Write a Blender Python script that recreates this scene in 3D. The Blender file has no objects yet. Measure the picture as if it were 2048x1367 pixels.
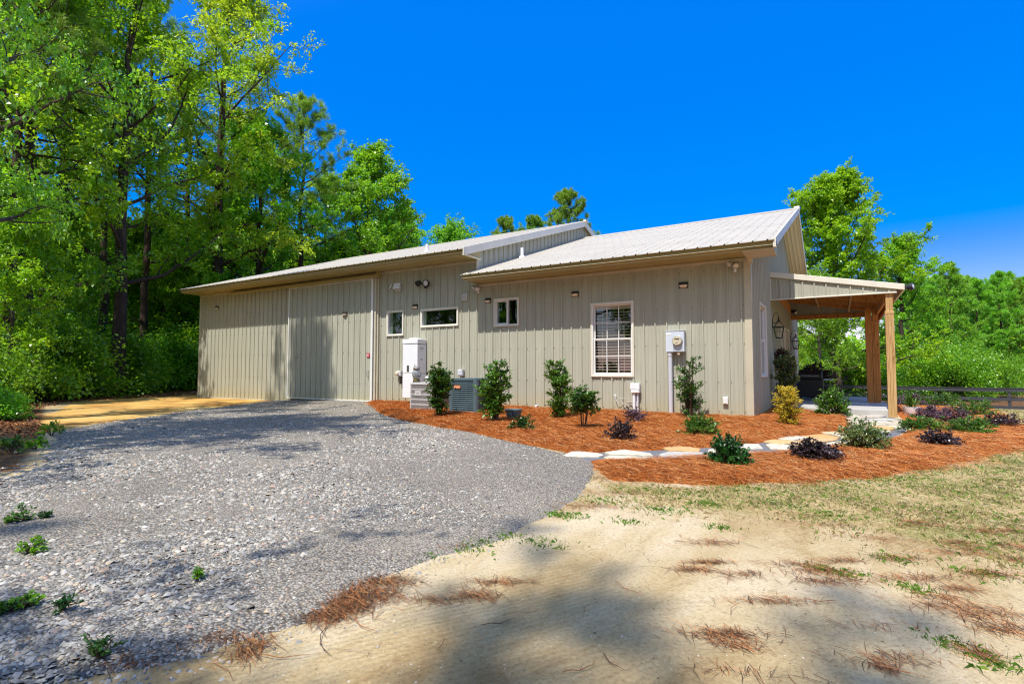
import bpy, math, random
import numpy as np
from mathutils import Vector, Matrix

sc = bpy.context.scene
COL = sc.collection
rng = np.random.default_rng(7)
random.seed(7)
R = math.radians
PI = math.pi

# ------------------------------------------------------------------ camera frame
CAM = np.array([1.3657, -10.5885, 0.8971]); FPX = 1072.4; PITCH = 0.05125; YAW = 0.548647
_f = np.array([-math.sin(YAW)*math.cos(PITCH), math.cos(YAW)*math.cos(PITCH), math.sin(PITCH)])
_r = np.array([math.cos(YAW), math.sin(YAW), 0.0]); _u = np.cross(_r, _f)

def ground_at(px, py, z=-0.1):
    """point of the ground seen at a place of the 2048 px photograph"""
    d = _f*FPX + _r*(px-1024) - _u*(py-683.5)
    q = CAM + d*(z-CAM[2])/d[2]
    return float(q[0]), float(q[1])

def along(px, depth):
    """plan position on the bearing of column px at a given distance"""
    h = np.array([-math.sin(YAW), math.cos(YAW), 0])
    q = CAM + h*depth + _r*(px-1024)/FPX*depth
    return float(q[0]), float(q[1])

# ------------------------------------------------------------------ noise / terrain
def sstep(a, b, x):
    t = np.clip((np.asarray(x, float)-a)/(b-a), 0, 1)
    return t*t*(3-2*t)

_perm = np.random.default_rng(3).random((64, 64))
def vnoise(x, y):
    x = np.asarray(x, float); y = np.asarray(y, float)
    xi = np.floor(x).astype(int); yi = np.floor(y).astype(int)
    fx = x-xi; fy = y-yi
    fx = fx*fx*(3-2*fx); fy = fy*fy*(3-2*fy)
    g = lambda a, b: _perm[a % 64, b % 64]
    return (g(xi, yi)*(1-fx)+g(xi+1, yi)*fx)*(1-fy)+(g(xi, yi+1)*(1-fx)+g(xi+1, yi+1)*fx)*fy
def fnoise(x, y, o=3):
    s = 0; a = .5; t = 0
    for i in range(o):
        s = s+a*vnoise(x*2**i+17*i, y*2**i+5*i); t += a; a *= .5
    return s/t

def gz(x, y):
    x = np.asarray(x, float); y = np.asarray(y, float)
    g = -0.1+0.1*sstep(-2.3, -0.1, y)*sstep(-15, -10, x)*(1-sstep(0.0, 1.0, x))*(1-sstep(3, 8, y))
    g = g-0.0535*np.clip(y-6.5, 0, 29)*sstep(-14, -4, x)
    g = g+(fnoise(x*.7, y*.7)-.5)*.035+(fnoise(x*.06, y*.06)-.5)*.5*sstep(22, 60, np.hypot(x, y))
    g = g+0.25*sstep(-20, -34, x)
    return g

def sdist(poly, x, y):
    """signed distance, positive inside"""
    poly = np.asarray(poly, float); n = len(poly)
    d = np.full(x.shape, 1e9); ins = np.zeros(x.shape, bool)
    for i in range(n):
        a = poly[i]; b = poly[(i+1) % n]
        ab = b-a; L = ab@ab+1e-12
        t = np.clip(((x-a[0])*ab[0]+(y-a[1])*ab[1])/L, 0, 1)
        d = np.minimum(d, np.hypot(x-a[0]-t*ab[0], y-a[1]-t*ab[1]))
        c = ((a[1] > y) != (b[1] > y))
        xx = a[0]+(y-a[1])/(b[1]-a[1]+1e-12)*ab[0]
        ins ^= c & (x < xx)
    return np.where(ins, d, -d)

# ------------------------------------------------------------------ materials
def nodes(name):
    m = bpy.data.materials.new(name); m.use_nodes = True
    nt = m.node_tree; nt.nodes.clear()
    out = nt.nodes.new('ShaderNodeOutputMaterial')
    return m, nt, out
def N(nt, typ, **kw):
    n = nt.nodes.new(typ)
    for k, v in kw.items():
        if k in n.inputs: n.inputs[k].default_value = v
        else: setattr(n, k, v)
    return n
def ramp(nt, stops, fac, interp='LINEAR'):
    r = nt.nodes.new('ShaderNodeValToRGB'); cr = r.color_ramp; cr.interpolation = interp
    while len(cr.elements) < len(stops): cr.elements.new(.5)
    for e, (p, c) in zip(cr.elements, stops):
        e.position = p; e.color = (*c, 1)
    nt.links.new(fac, r.inputs[0]); return r
def mixc(nt, fac, a, b, mode='MIX'):
    m = nt.nodes.new('ShaderNodeMix'); m.data_type = 'RGBA'; m.blend_type = mode
    for s, v in ((0, fac), (6, a), (7, b)):
        if hasattr(v, 'node'): nt.links.new(v, m.inputs[s])
        else: m.inputs[s].default_value = v if s == 0 else (*v, 1)
    return m.outputs[2]

def pmat(name, c1, c2=None, scale=8, rough=.5, metallic=0, bump=0, bscale=None, stretch=(1, 1, 1), spec=.4, rvar=.0):
    m, nt, out = nodes(name)
    p = N(nt, 'ShaderNodeBsdfPrincipled'); p.inputs['Roughness'].default_value = rough
    p.inputs['Metallic'].default_value = metallic; p.inputs['Specular IOR Level'].default_value = spec
    tc = N(nt, 'ShaderNodeTexCoord'); mp = N(nt, 'ShaderNodeMapping'); mp.inputs['Scale'].default_value = stretch
    nt.links.new(tc.outputs['Object'], mp.inputs[0])
    nz = N(nt, 'ShaderNodeTexNoise', Scale=scale, Detail=5, Roughness=.6); nt.links.new(mp.outputs[0], nz.inputs['Vector'])
    c2 = c2 or tuple(v*.82 for v in c1)
    r = ramp(nt, [(.3, c2), (.7, c1)], nz.outputs['Fac']); nt.links.new(r.outputs[0], p.inputs['Base Color'])
    if rvar:
        mr = N(nt, 'ShaderNodeMapRange'); mr.inputs[3].default_value = rough-rvar; mr.inputs[4].default_value = rough+rvar
        nt.links.new(nz.outputs['Fac'], mr.inputs[0]); nt.links.new(mr.outputs[0], p.inputs['Roughness'])
    if bump:
        n2 = N(nt, 'ShaderNodeTexNoise', Scale=bscale or scale*4, Detail=4); nt.links.new(mp.outputs[0], n2.inputs['Vector'])
        b = N(nt, 'ShaderNodeBump', Strength=bump, Distance=.01); nt.links.new(n2.outputs['Fac'], b.inputs['Height'])
        nt.links.new(b.outputs[0], p.inputs['Normal'])
    nt.links.new(p.outputs[0], out.inputs[0]); return m

def leafmat(name, cols, trans=.35, rough=.36, nscale=.9, spec=.75, hueobj=True):
    """cols: dark, mid, light"""
    m, nt, out = nodes(name)
    geo = N(nt, 'ShaderNodeNewGeometry'); tc = N(nt, 'ShaderNodeTexCoord'); oi = N(nt, 'ShaderNodeObjectInfo')
    nz = N(nt, 'ShaderNodeTexNoise', Scale=nscale, Detail=2); nt.links.new(tc.outputs['Object'], nz.inputs['Vector'])
    ma = N(nt, 'ShaderNodeMath', operation='MULTIPLY_ADD'); ma.inputs[1].default_value = 1.5; ma.inputs[2].default_value = -.55
    nt.links.new(nz.outputs['Fac'], ma.inputs[0])
    ad = N(nt, 'ShaderNodeMath', operation='MULTIPLY_ADD'); ad.inputs[1].default_value = .62
    nt.links.new(geo.outputs['Random Per Island'], ad.inputs[0]); nt.links.new(ma.outputs[0], ad.inputs[2])
    r = ramp(nt, [(.05, cols[0]), (.5, cols[1]), (.95, cols[2])], ad.outputs[0])
    col = r.outputs[0]
    if hueobj:
        hs = N(nt, 'ShaderNodeHueSaturation'); mr = N(nt, 'ShaderNodeMapRange')
        mr.inputs[3].default_value = .485; mr.inputs[4].default_value = .512
        nt.links.new(oi.outputs['Random'], mr.inputs[0]); nt.links.new(mr.outputs[0], hs.inputs['Hue'])
        mv = N(nt, 'ShaderNodeMapRange'); mv.inputs[3].default_value = .82; mv.inputs[4].default_value = 1.15
        nt.links.new(oi.outputs['Random'], mv.inputs[0]); nt.links.new(mv.outputs[0], hs.inputs['Value'])
        nt.links.new(col, hs.inputs['Color']); col = hs.outputs[0]
    p = N(nt, 'ShaderNodeBsdfPrincipled', Roughness=rough); p.inputs['Specular IOR Level'].default_value = spec
    nt.links.new(col, p.inputs['Base Color'])
    t = N(nt, 'ShaderNodeBsdfTranslucent'); tcol = mixc(nt, .35, col, (cols[2][0]*1.3, cols[2][1]*1.25, cols[2][2]*.6)); nt.links.new(tcol, t.inputs[0])
    mx = N(nt, 'ShaderNodeMixShader'); mx.inputs[0].default_value = trans
    nt.links.new(p.outputs[0], mx.inputs[1]); nt.links.new(t.outputs[0], mx.inputs[2]); nt.links.new(mx.outputs[0], out.inputs[0])
    return m

def islandmat(name, stops, rough=.8, trans=0, spec=.2, bump=0):
    """colour picked per loose piece"""
    m, nt, out = nodes(name)
    geo = N(nt, 'ShaderNodeNewGeometry')
    r = ramp(nt, stops, geo.outputs['Random Per Island'])
    p = N(nt, 'ShaderNodeBsdfPrincipled', Roughness=rough); p.inputs['Specular IOR Level'].default_value = spec
    tc = N(nt, 'ShaderNodeTexCoord'); nz = N(nt, 'ShaderNodeTexNoise', Scale=14, Detail=5); nt.links.new(tc.outputs['Object'], nz.inputs['Vector'])
    rr = ramp(nt, [(.3, (.72, .72, .72)), (.7, (1.1, 1.1, 1.1))], nz.outputs['Fac'])
    c = mixc(nt, 1.0, r.outputs[0], rr.outputs[0], 'MULTIPLY'); nt.links.new(c, p.inputs['Base Color'])
    if bump:
        b = N(nt, 'ShaderNodeBump', Strength=bump, Distance=.02); nt.links.new(nz.outputs['Fac'], b.inputs['Height']); nt.links.new(b.outputs[0], p.inputs['Normal'])
    sh = p.outputs[0]
    if trans:
        t = N(nt, 'ShaderNodeBsdfTranslucent'); nt.links.new(c, t.inputs[0]); mx = N(nt, 'ShaderNodeMixShader'); mx.inputs[0].default_value = trans
        nt.links.new(sh, mx.inputs[1]); nt.links.new(t.outputs[0], mx.inputs[2]); sh = mx.outputs[0]
    nt.links.new(sh, out.inputs[0]); return m

def glassmat(name, tint=(.85, .9, .87), base=.10):
    m, nt, out = nodes(name)
    lw = N(nt, 'ShaderNodeLayerWeight', Blend=.5)
    pw = N(nt, 'ShaderNodeMath', operation='POWER'); pw.inputs[1].default_value = 4.0; nt.links.new(lw.outputs['Facing'], pw.inputs[0])
    mr = N(nt, 'ShaderNodeMapRange'); mr.inputs[3].default_value = base; mr.inputs[4].default_value = .95
    nt.links.new(pw.outputs[0], mr.inputs[0])
    tr = N(nt, 'ShaderNodeBsdfTransparent'); tr.inputs[0].default_value = (*tint, 1)
    gl = N(nt, 'ShaderNodeBsdfGlossy', Roughness=.012); gl.inputs[0].default_value = (.95, 1, .97, 1)
    mx = N(nt, 'ShaderNodeMixShader'); nt.links.new(mr.outputs[0], mx.inputs[0]); nt.links.new(tr.outputs[0], mx.inputs[1]); nt.links.new(gl.outputs[0], mx.inputs[2])
    nt.links.new(mx.outputs[0], out.inputs[0]); return m

def woodmat(name, c1, c2, dark):
    m, nt, out = nodes(name)
    tc = N(nt, 'ShaderNodeTexCoord'); mp = N(nt, 'ShaderNodeMapping'); mp.inputs['Scale'].default_value = (9, 9, .7)
    nt.links.new(tc.outputs['Generated'], mp.inputs[0])
    ob = N(nt, 'ShaderNodeMapping'); ob.inputs['Scale'].default_value = (14, 14, 1.1); nt.links.new(tc.outputs['Object'], ob.inputs[0])
    nz = N(nt, 'ShaderNodeTexNoise', Scale=2.2, Detail=6, Roughness=.65, Distortion=.6); nt.links.new(ob.outputs[0], nz.inputs['Vector'])
    r = ramp(nt, [(.28, dark), (.42, c2), (.68, c1)], nz.outputs['Fac'])
    vo = N(nt, 'ShaderNodeTexVoronoi', Scale=2.3); o2 = N(nt, 'ShaderNodeMapping'); o2.inputs['Scale'].default_value = (2, 2, 1.0)
    nt.links.new(tc.outputs['Object'], o2.inputs[0]); nt.links.new(o2.outputs[0], vo.inputs['Vector'])
    k = ramp(nt, [(.05, (1, 1, 1)), (.11, (0, 0, 0))], vo.outputs['Distance'])
    c = mixc(nt, k.outputs[0], r.outputs[0], dark)
    p = N(nt, 'ShaderNodeBsdfPrincipled', Roughness=.65); p.inputs['Specular IOR Level'].default_value = .25
    nt.links.new(c, p.inputs['Base Color'])
    b = N(nt, 'ShaderNodeBump', Strength=.35, Distance=.006); nt.links.new(nz.outputs['Fac'], b.inputs['Height']); nt.links.new(b.outputs[0], p.inputs['Normal'])
    nt.links.new(p.outputs[0], out.inputs[0]); return m

def sidingmat(name, c):
    m, nt, out = nodes(name)
    tc = N(nt, 'ShaderNodeTexCoord')
    mp = N(nt, 'ShaderNodeMapping'); mp.inputs['Scale'].default_value = (3.2, 3.2, .35); nt.links.new(tc.outputs['Object'], mp.inputs[0])
    nz = N(nt, 'ShaderNodeTexNoise', Scale=1.6, Detail=6, Roughness=.6); nt.links.new(mp.outputs[0], nz.inputs['Vector'])
    r = ramp(nt, [(.25, tuple(v*.86 for v in c)), (.75, tuple(v*1.07 for v in c))], nz.outputs['Fac'])
    # splashed soil and painted bounce light from yellow sand along the bottom edge, ragged
    sx = N(nt, 'ShaderNodeSeparateXYZ'); nt.links.new(tc.outputs['Object'], sx.inputs[0])
    n2 = N(nt, 'ShaderNodeTexNoise', Scale=2.3, Detail=6); nt.links.new(tc.outputs['Object'], n2.inputs['Vector'])
    a = N(nt, 'ShaderNodeMath', operation='MULTIPLY_ADD'); a.inputs[1].default_value = -.5
    nt.links.new(n2.outputs['Fac'], a.inputs[0]); nt.links.new(sx.outputs['Z'], a.inputs[2])
    mr = N(nt, 'ShaderNodeMapRange'); mr.inputs[1].default_value = -.32; mr.inputs[2].default_value = .12; mr.inputs[3].default_value = .55; mr.inputs[4].default_value = 0
    nt.links.new(a.outputs[0], mr.inputs[0])
    cc = mixc(nt, mr.outputs[0], r.outputs[0], (c[0]*1.05, c[1]*.92, c[2]*.6))
    p = N(nt, 'ShaderNodeBsdfPrincipled', Roughness=.42); p.inputs['Specular IOR Level'].default_value = .35
    nt.links.new(cc, p.inputs['Base Color'])
    b3 = N(nt, 'ShaderNodeTexNoise', Scale=1.3, Detail=2); nt.links.new(tc.outputs['Object'], b3.inputs['Vector'])
    b = N(nt, 'ShaderNodeBump', Strength=.25, Distance=.02); nt.links.new(b3.outputs['Fac'], b.inputs['Height']); nt.links.new(b.outputs[0], p.inputs['Normal'])
    nt.links.new(p.outputs[0], out.inputs[0]); return m

M = {}
M['siding'] = sidingmat('greige siding', (.435, .428, .338))
M['trim'] = pmat('tan trim', (.56, .51, .38), rough=.4, scale=2)
M['fascia'] = pmat('olive tan fascia', (.43, .355, .15), (.385, .315, .13), rough=.38, scale=1.5)
M['soffit'] = pmat('pale tan soffit', (.70, .59, .37), (.64, .53, .32), rough=.4, scale=1.5)
M['rake'] = pmat('pale rake trim', (.80, .75, .62), rough=.4, scale=2)
M['roof'] = pmat('white metal roof', (.475, .435, .35), (.42, .38, .305), scale=1.2, rough=.55, rvar=.06, spec=.2)
M['screw'] = pmat('dark screw', (.09, .08, .07), rough=.5)
M['frame'] = pmat('white vinyl', (.78, .77, .73), (.72, .71, .67), rough=.35, scale=3)
M['glass'] = glassmat('window glass')
M['lampglass'] = glassmat('lamp glass', (.95, .95, .92), .05)
M['wood'] = woodmat('orange treated wood', (.66, .315, .085), (.50, .20, .05), (.15, .055, .02))
M['woodpale'] = woodmat('weathered post wood', (.60, .41, .19), (.46, .27, .10), (.17, .075, .03))
M['blind'] = pmat('brown wood blind', (.60, .46, .38), (.50, .37, .30), rough=.4, scale=5)
M['concrete'] = pmat('concrete', (.50, .48, .44), (.40, .39, .36), scale=3, rough=.8, bump=.2)
M['galv'] = pmat('galvanised', (.58, .58, .57), (.46, .46, .46), scale=6, rough=.4, metallic=.5)
M['black'] = pmat('black metal', (.018, .018, .018), rough=.42, scale=6)
M['bronze'] = pmat('dark bronze plastic', (.03, .022, .018), rough=.4, scale=6)
M['white'] = pmat('white plastic', (.82, .83, .84), (.76, .77, .79), rough=.35, scale=3)
M['lens'] = pmat('warm lamp lens', (.85, .70, .52), (.7, .55, .4), rough=.2, scale=30, spec=.6)
M['lensw'] = pmat('clear lamp lens', (.80, .78, .74), (.5, .45, .4), rough=.15, scale=40, spec=.6)
M['silver'] = pmat('silver lamp', (.70, .72, .74), (.5, .5, .5), rough=.25, metallic=.5, scale=10)
M['meter'] = pmat('pale grey enamel', (.62, .67, .74), (.56, .61, .68), rough=.38, scale=2)
M['pvc'] = pmat('grey conduit', (.60, .60, .64), (.54, .54, .58), rough=.45, scale=4)
M['acgrey'] = pmat('pale grey cage', (.56, .54, .52), (.48, .46, .44), rough=.5, scale=4)
M['accoil'] = pmat('coil fins', (.16, .13, .12), (.08, .07, .07), scale=60, rough=.6, stretch=(3, 3, .2))
M['acblue'] = pmat('slate green cage', (.10, .15, .17), (.08, .12, .135), rough=.42, scale=4)
M['acdark'] = pmat('dark coil', (.012, .018, .022), rough=.5, scale=30)
M['orange'] = pmat('orange badge', (.75, .26, .11), rough=.4)
M['red'] = pmat('red sticker', (.62, .04, .07), rough=.4)
M['owl'] = pmat('grey feathers', (.42, .42, .42), (.06, .06, .065), scale=34, rough=.7, bump=.5, stretch=(1, 1, .6))
M['yellow'] = pmat('yellow petals', (.75, .55, .06), (.1, .16, .05), scale=40, rough=.6)
M['fence'] = pmat('charcoal fence paint', (.050, .052, .062), (.034, .036, .043), rough=.55, scale=3, stretch=(1, 1, 1))
M['purpleflower'] = pmat('purple petals', (.14, .05, .42), rough=.6)
M['darkint'] = pmat('dark room', (.05, .045, .04), rough=.9)
M['revealgreen'] = pmat('pale reveal', (.62, .68, .60), rough=.6)
M['dial'] = pmat('meter dial', (.78, .70, .55), (.62, .55, .42), rough=.4, scale=22)
M['bark'] = pmat('brown bark', (.075, .05, .034), (.022, .015, .011), scale=5, rough=.9, bump=.9, bscale=11, stretch=(1.6, 1.6, .45))
M['barkpine'] = pmat('pine bark', (.10, .055, .036), (.022, .015, .013), scale=5, rough=.9, bump=.9, bscale=9, stretch=(1.6, 1.6, .6))
M['barkgrey'] = pmat('grey bark', (.12, .095, .075), (.04, .03, .024), scale=4, rough=.9, bump=.8, stretch=(1.6, 1.6, .5))
M['stem'] = pmat('shrub stem', (.11, .07, .04), (.06, .04, .025), rough=.8, scale=12)
M['leafA'] = leafmat('oak leaves', [(0.061, 0.201, 0.006), (0.211, 0.510, 0.010), (0.486, 0.740, 0.029)], trans=.5)
M['leafB'] = leafmat('yellow green leaves', [(0.138, 0.309, 0.007), (0.331, 0.547, 0.011), (0.662, 0.740, 0.045)], trans=.5)
M['leafC'] = leafmat('sweetgum leaves', [(0.052, 0.210, 0.011), (0.183, 0.545, 0.018), (0.435, 0.740, 0.043)], trans=.5)
M['leafD'] = leafmat('bright thicket leaves', [(0.035, 0.129, 0.007), (0.152, 0.417, 0.014), (0.339, 0.603, 0.041)], trans=.5)
M['needle'] = leafmat('pine needles', [(0.077, 0.190, 0.013), (0.179, 0.359, 0.018), (0.374, 0.567, 0.047)], trans=.35, rough=.5)
M['needlefar'] = leafmat('far pine needles', [(0.099, 0.300, 0.013), (0.209, 0.479, 0.023), (0.405, 0.702, 0.052)], trans=.4, rough=.5)
M['leafG'] = leafmat('glossy evergreen leaves', [(.012, .045, .008), (.035, .115, .014), (.14, .27, .03)], trans=.18, rough=.28, nscale=3.5, spec=.6, hueobj=False)
M['leafGb'] = leafmat('fresh green leaves', [(.025, .085, .010), (.07, .20, .018), (.20, .36, .04)], trans=.25, rough=.4, nscale=4, hueobj=False)
M['leafK'] = leafmat('dark round leaves', [(.008, .045, .010), (.022, .105, .018), (.06, .20, .03)], trans=.18, rough=.3, nscale=5, spec=.5, hueobj=False)
M['leafP'] = leafmat('purple leaves', [(.012, .011, .012), (.042, .030, .036), (.16, .10, .11)], trans=.15, rough=.32, nscale=6, spec=.6, hueobj=False)
M['leafPl'] = leafmat('mauve leaves', [(.030, .016, .026), (.115, .068, .11), (.31, .21, .28)], trans=.15, rough=.4, nscale=6, spec=.5, hueobj=False)
M['leafY'] = leafmat('golden leaves', [(.24, .24, .012), (.60, .48, .03), (.86, .70, .09)], trans=.35, rough=.5, nscale=6, hueobj=False)
M['leafV'] = leafmat('variegated leaves', [(.020, .07, .012), (.085, .17, .03), (.45, .45, .20)], trans=.22, rough=.38, nscale=7, hueobj=False)
M['leafR'] = leafmat('burgundy leaves', [(.010, .006, .008), (.035, .010, .016), (.12, .02, .03)], trans=.15, rough=.4, nscale=5, hueobj=False)

# ------------------------------------------------------------------ mesh builder
class MB:
    def __init__(s): s.v = []; s.f = []; s.m = []; s.n = 0; s.mi = 0
    def add(s, v, f, mi=None):
        o = s.n; s.v.extend([tuple(float(c) for c in p) for p in v]); s.f.extend([tuple(i+o for i in q) for q in f])
        s.m.extend([s.mi if mi is None else mi]*len(f)); s.n += len(v); return s
    def box(s, x0, x1, y0, y1, z0, z1, mi=None):
        v = [(x, y, z) for z in (z0, z1) for y in (y0, y1) for x in (x0, x1)]
        return s.add(v, [(0, 2, 3, 1), (4, 5, 7, 6), (0, 1, 5, 4), (2, 6, 7, 3), (0, 4, 6, 2), (1, 3, 7, 5)], mi)
    def boxm(s, sx, sy, sz, mat, mi=None):
        v = [mat @ Vector((x*sx/2, y*sy/2, z*sz/2)) for z in (-1, 1) for y in (-1, 1) for x in (-1, 1)]
        return s.add(v, [(0, 2, 3, 1), (4, 5, 7, 6), (0, 1, 5, 4), (2, 6, 7, 3), (0, 4, 6, 2), (1, 3, 7, 5)], mi)
    def prism(s, poly, ax, a, b, mi=None):
        """poly 2D extruded on axis ax (0:x -> poly is y,z ; 1:y -> x,z ; 2:z -> x,y)"""
        n = len(poly)
        def P(p, t):
            return (t, p[0], p[1]) if ax == 0 else (p[0], t, p[1]) if ax == 1 else (p[0], p[1], t)
        v = [P(p, a) for p in poly]+[P(p, b) for p in poly]
        f = [tuple(range(n))[::-1], tuple(range(n, 2*n))]+[(i, (i+1) % n, n+(i+1) % n, n+i) for i in range(n)]
        return s.add(v, f, mi)
    def tube(s, pts, rad, n=8, mi=None, cap=True):
        pts = [Vector(p) for p in pts]; k = len(pts)
        rad = [rad]*k if not hasattr(rad, '__len__') else rad
        v = []; f = []; prev = None
        for i, p in enumerate(pts):
            t = (pts[min(i+1, k-1)]-pts[max(i-1, 0)]).normalized()
            a = prev if prev is not None else (Vector((1, 0, 0)) if abs(t.x) < .8 else Vector((0, 1, 0)))
            a = (a-t*a.dot(t)).normalized(); prev = a; b = t.cross(a)
            v += [p+(a*math.cos(2*PI*j/n)+b*math.sin(2*PI*j/n))*rad[i] for j in range(n)]
        for i in range(k-1):
            f += [(i*n+j, i*n+(j+1) % n, (i+1)*n+(j+1) % n, (i+1)*n+j) for j in range(n)]
        if cap: f += [tuple(range(n))[::-1], tuple(range((k-1)*n, k*n))]
        return s.add(v, f, mi)
    def lathe(s, prof, c=(0, 0, 0), n=20, mi=None, M4=None, sx=1, sy=1):
        v = []; f = []; k = len(prof)
        for r, z in prof:
            for j in range(n):
                p = Vector((r*math.cos(2*PI*j/n)*sx, r*math.sin(2*PI*j/n)*sy, z))
                if M4 is not None: p = M4 @ p
                v.append(p+Vector(c))
        for i in range(k-1):
            f += [(i*n+j, i*n+(j+1) % n, (i+1)*n+(j+1) % n, (i+1)*n+j) for j in range(n)]
        f += [tuple(range(n))[::-1], tuple(range((k-1)*n, k*n))]
        return s.add(v, f, mi)
    def build(s, name, mats, parent=None, loc=(0, 0, 0), bevel=0, smooth=False):
        me = bpy.data.meshes.new(name)
        L = Vector(loc)
        me.from_pydata([Vector(p)-L for p in s.v], [], s.f)
        for m in (mats if isinstance(mats, (list, tuple)) else [mats]): me.materials.append(M[m] if isinstance(m, str) else m)
        for p, mi in zip(me.polygons, s.m): p.material_index = mi; p.use_smooth = smooth
        me.update()
        o = bpy.data.objects.new(name, me); COL.objects.link(o); o.location = L
        if parent is not None: attach(o, parent)
        if bevel:
            b = o.modifiers.new('bevel', 'BEVEL'); b.width = bevel; b.segments = 2; b.limit_method = 'ANGLE'; b.angle_limit = R(40)
        if smooth:
            try: me.set_sharp_from_angle(angle=R(40))
            except Exception: pass
        return o

ORG = {}
def origin(o):
    return ORG.get(o.name, Vector((0, 0, 0)))
def attach(o, parent):
    """o's location was given in world coordinates"""
    w = Vector(o.location); ORG[o.name] = w.copy()
    o.parent = parent; o.location = w-origin(parent)

def np_mesh(name, v, f, mat, smooth=False, matidx=None):
    me = bpy.data.meshes.new(name)
    v = np.ascontiguousarray(v, np.float32); f = np.ascontiguousarray(f, np.int32)
    k = f.shape[1]
    me.vertices.add(len(v)); me.vertices.foreach_set('co', v.ravel())
    me.loops.add(f.size); me.loops.foreach_set('vertex_index', f.ravel())
    me.polygons.add(len(f)); me.polygons.foreach_set('loop_start', np.arange(0, f.size, k, dtype=np.int32))
    me.polygons.foreach_set('loop_total', np.full(len(f), k, np.int32))
    if smooth: me.polygons.foreach_set('use_smooth', np.ones(len(f), bool))
    me.update(calc_edges=True)
    me.materials.append(M[mat] if isinstance(mat, str) else mat)
    return me
def np_obj(name, me, parent=None):
    o = bpy.data.objects.new(name, me); COL.objects.link(o)
    if parent is not None: o.parent = parent
    return o

def tag(o, label=None, cat=None, group=None, kind=None):
    if label: o['label'] = label
    if cat: o['category'] = cat
    if group: o['group'] = group
    if kind: o['kind'] = kind
    return o
def thing(name, label, cat, loc=(0, 0, 0), group=None):
    o = bpy.data.objects.new(name, None); COL.objects.link(o); o.location = loc
    o.empty_display_size = .2; ORG[o.name] = Vector(loc)
    return tag(o, label, cat, group)
def copy_tree(o, parent=None):
    c = o.copy(); COL.objects.link(c); c.parent = parent
    for ch in list(o.children): copy_tree(ch, c)
    return c

# ------------------------------------------------------------------ ground polygons (plan, metres)
GRAVEL = [(-9.34, -7.14), (-10.18, -6.11), (-12.38, -3.12), (-13.31, -0.88), (-13.5, 0.2), (-9.5, 0.2), (-9.5, -.35), (-7.62, -1.66), (-6.2, -2.52), (-4.69, -3.26), (-3.54, -3.67),
          (-2.82, -4.08), (-2.13, -4.42), (-1.41, -4.72), (-0.99, -5.04), (-0.64, -5.67), (-0.45, -6.32), (-0.42, -6.99), (-0.38, -7.5), (-0.4, -7.84), (-0.47, -8.05),
          (-0.51, -8.31), (-0.53, -8.56), (-0.53, -8.9), (-0.46, -9.09), (-0.58, -9.36), (-0.62, -9.6), (-0.8, -9.94), (-1.0, -11.5), (-2, -13), (-5, -14), (-6.2, -12),
          (-5.4, -9.6), (-5.2, -8.7), (-5.9, -8.25), (-8.12, -7.44)]
PATH = [(-1.41, -4.80), (-1.1, -4.55), (-0.64, -4.08), (-0.07, -3.44), (0.31, -2.77), (0.62, -2.16), (1.08, -1.2), (1.41, -0.37), (1.5, 0.84), (1.42, 2.43), (1.42, 3.12), (2.3, 3.12), (2.42, 2.4),
        (2.42, 1.2), (2.1, -0.55), (1.74, -1.88), (1.14, -2.68), (0.76, -3.48), (0.45, -3.85), (0.09, -4.25), (-0.43, -4.82), (-0.87, -5.2), (-1.04, -5.2)]
BED1 = [(-9.4, .1), (-9.42, -.38), (-7.62, -1.70), (-6.2, -2.55), (-4.69, -3.30), (-3.54, -3.70), (-2.82, -4.1), (-2.13, -4.44), (-1.38, -4.80), (-1.1, -4.5), (-0.64, -4.05), (-0.07, -3.42),
        (0.31, -2.75), (0.62, -2.14), (1.08, -1.2), (1.41, -0.37), (1.5, 0.84), (1.44, 2.43), (1.43, 3.3), (-.1, 3.3), (-.1, .1)]
BED2 = [(-1.0, -5.15), (-0.76, -5.5), (-0.41, -5.9), (0.3, -5.75), (0.89, -5.3), (1.42, -4.72), (1.83, -4.2), (2.32, -3.4), (2.97, -2.0), (3.6, -0.9), (4.3, .4), (4.05, 1.4), (4.0, 2.5), (4.3, 5.0), (4.7, 8.6),
        (4.1, 11), (3.05, 12.5), (0.2, 13.2), (0.2, 11.2), (0.2, 9.6), (2.42, 9.6), (2.42, 1.2), (2.1, -0.55), (1.74, -1.88), (1.14, -2.68), (0.76, -3.48), (0.45, -3.85), (0.09, -4.25), (-0.43, -4.82)]
YELLOW = [(-9.34, -7.14), (-10.18, -6.11), (-12.38, -3.12), (-13.31, -0.88), (-13.6, 0.4), (-18.3, 0.3), (-20.5, 1.2), (-21.5, -1.5), (-19.5, -3.2), (-14.5, -5.3), (-12, -6.7), (-10.2, -7.4)]
CLEAR = [(-26, 6), (-24.5, 1.5), (-23.5, -2.2), (-19, -4.2), (-13.4, -5.9), (-10.4, -6.9), (-8.3, -7.5), (-5.6, -8.6), (-5.1, -10), (-7, -14), (-2, -40), (40, -40), (60, 36), (9, 36), (-2, 40), (-14, 30), (-22, 14)]
LAWN = [(-.9, -5.7), (-.45, -6.2), (-.3, -6.5), (0.14, -6.75), (0.81, -6.66), (1.39, -6.55), (1.75, -6.8), (2.3, -7.1), (6, -9), (30, -10), (50, 34), (14, 32), (-4, 38), (-6, 14), (0, 13.3), (4.3, 11.5), (4.7, 8.6), (4.0, 2.5), (4.1, .5), (3.2, -1.5), (2.3, -3.4), (1.4, -4.8), (.3, -5.8), (-.41, -5.95)]

def gnoise(x, y, s, amp):
    return (fnoise(x*s+31, y*s+7)-.5)*2*amp

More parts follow.
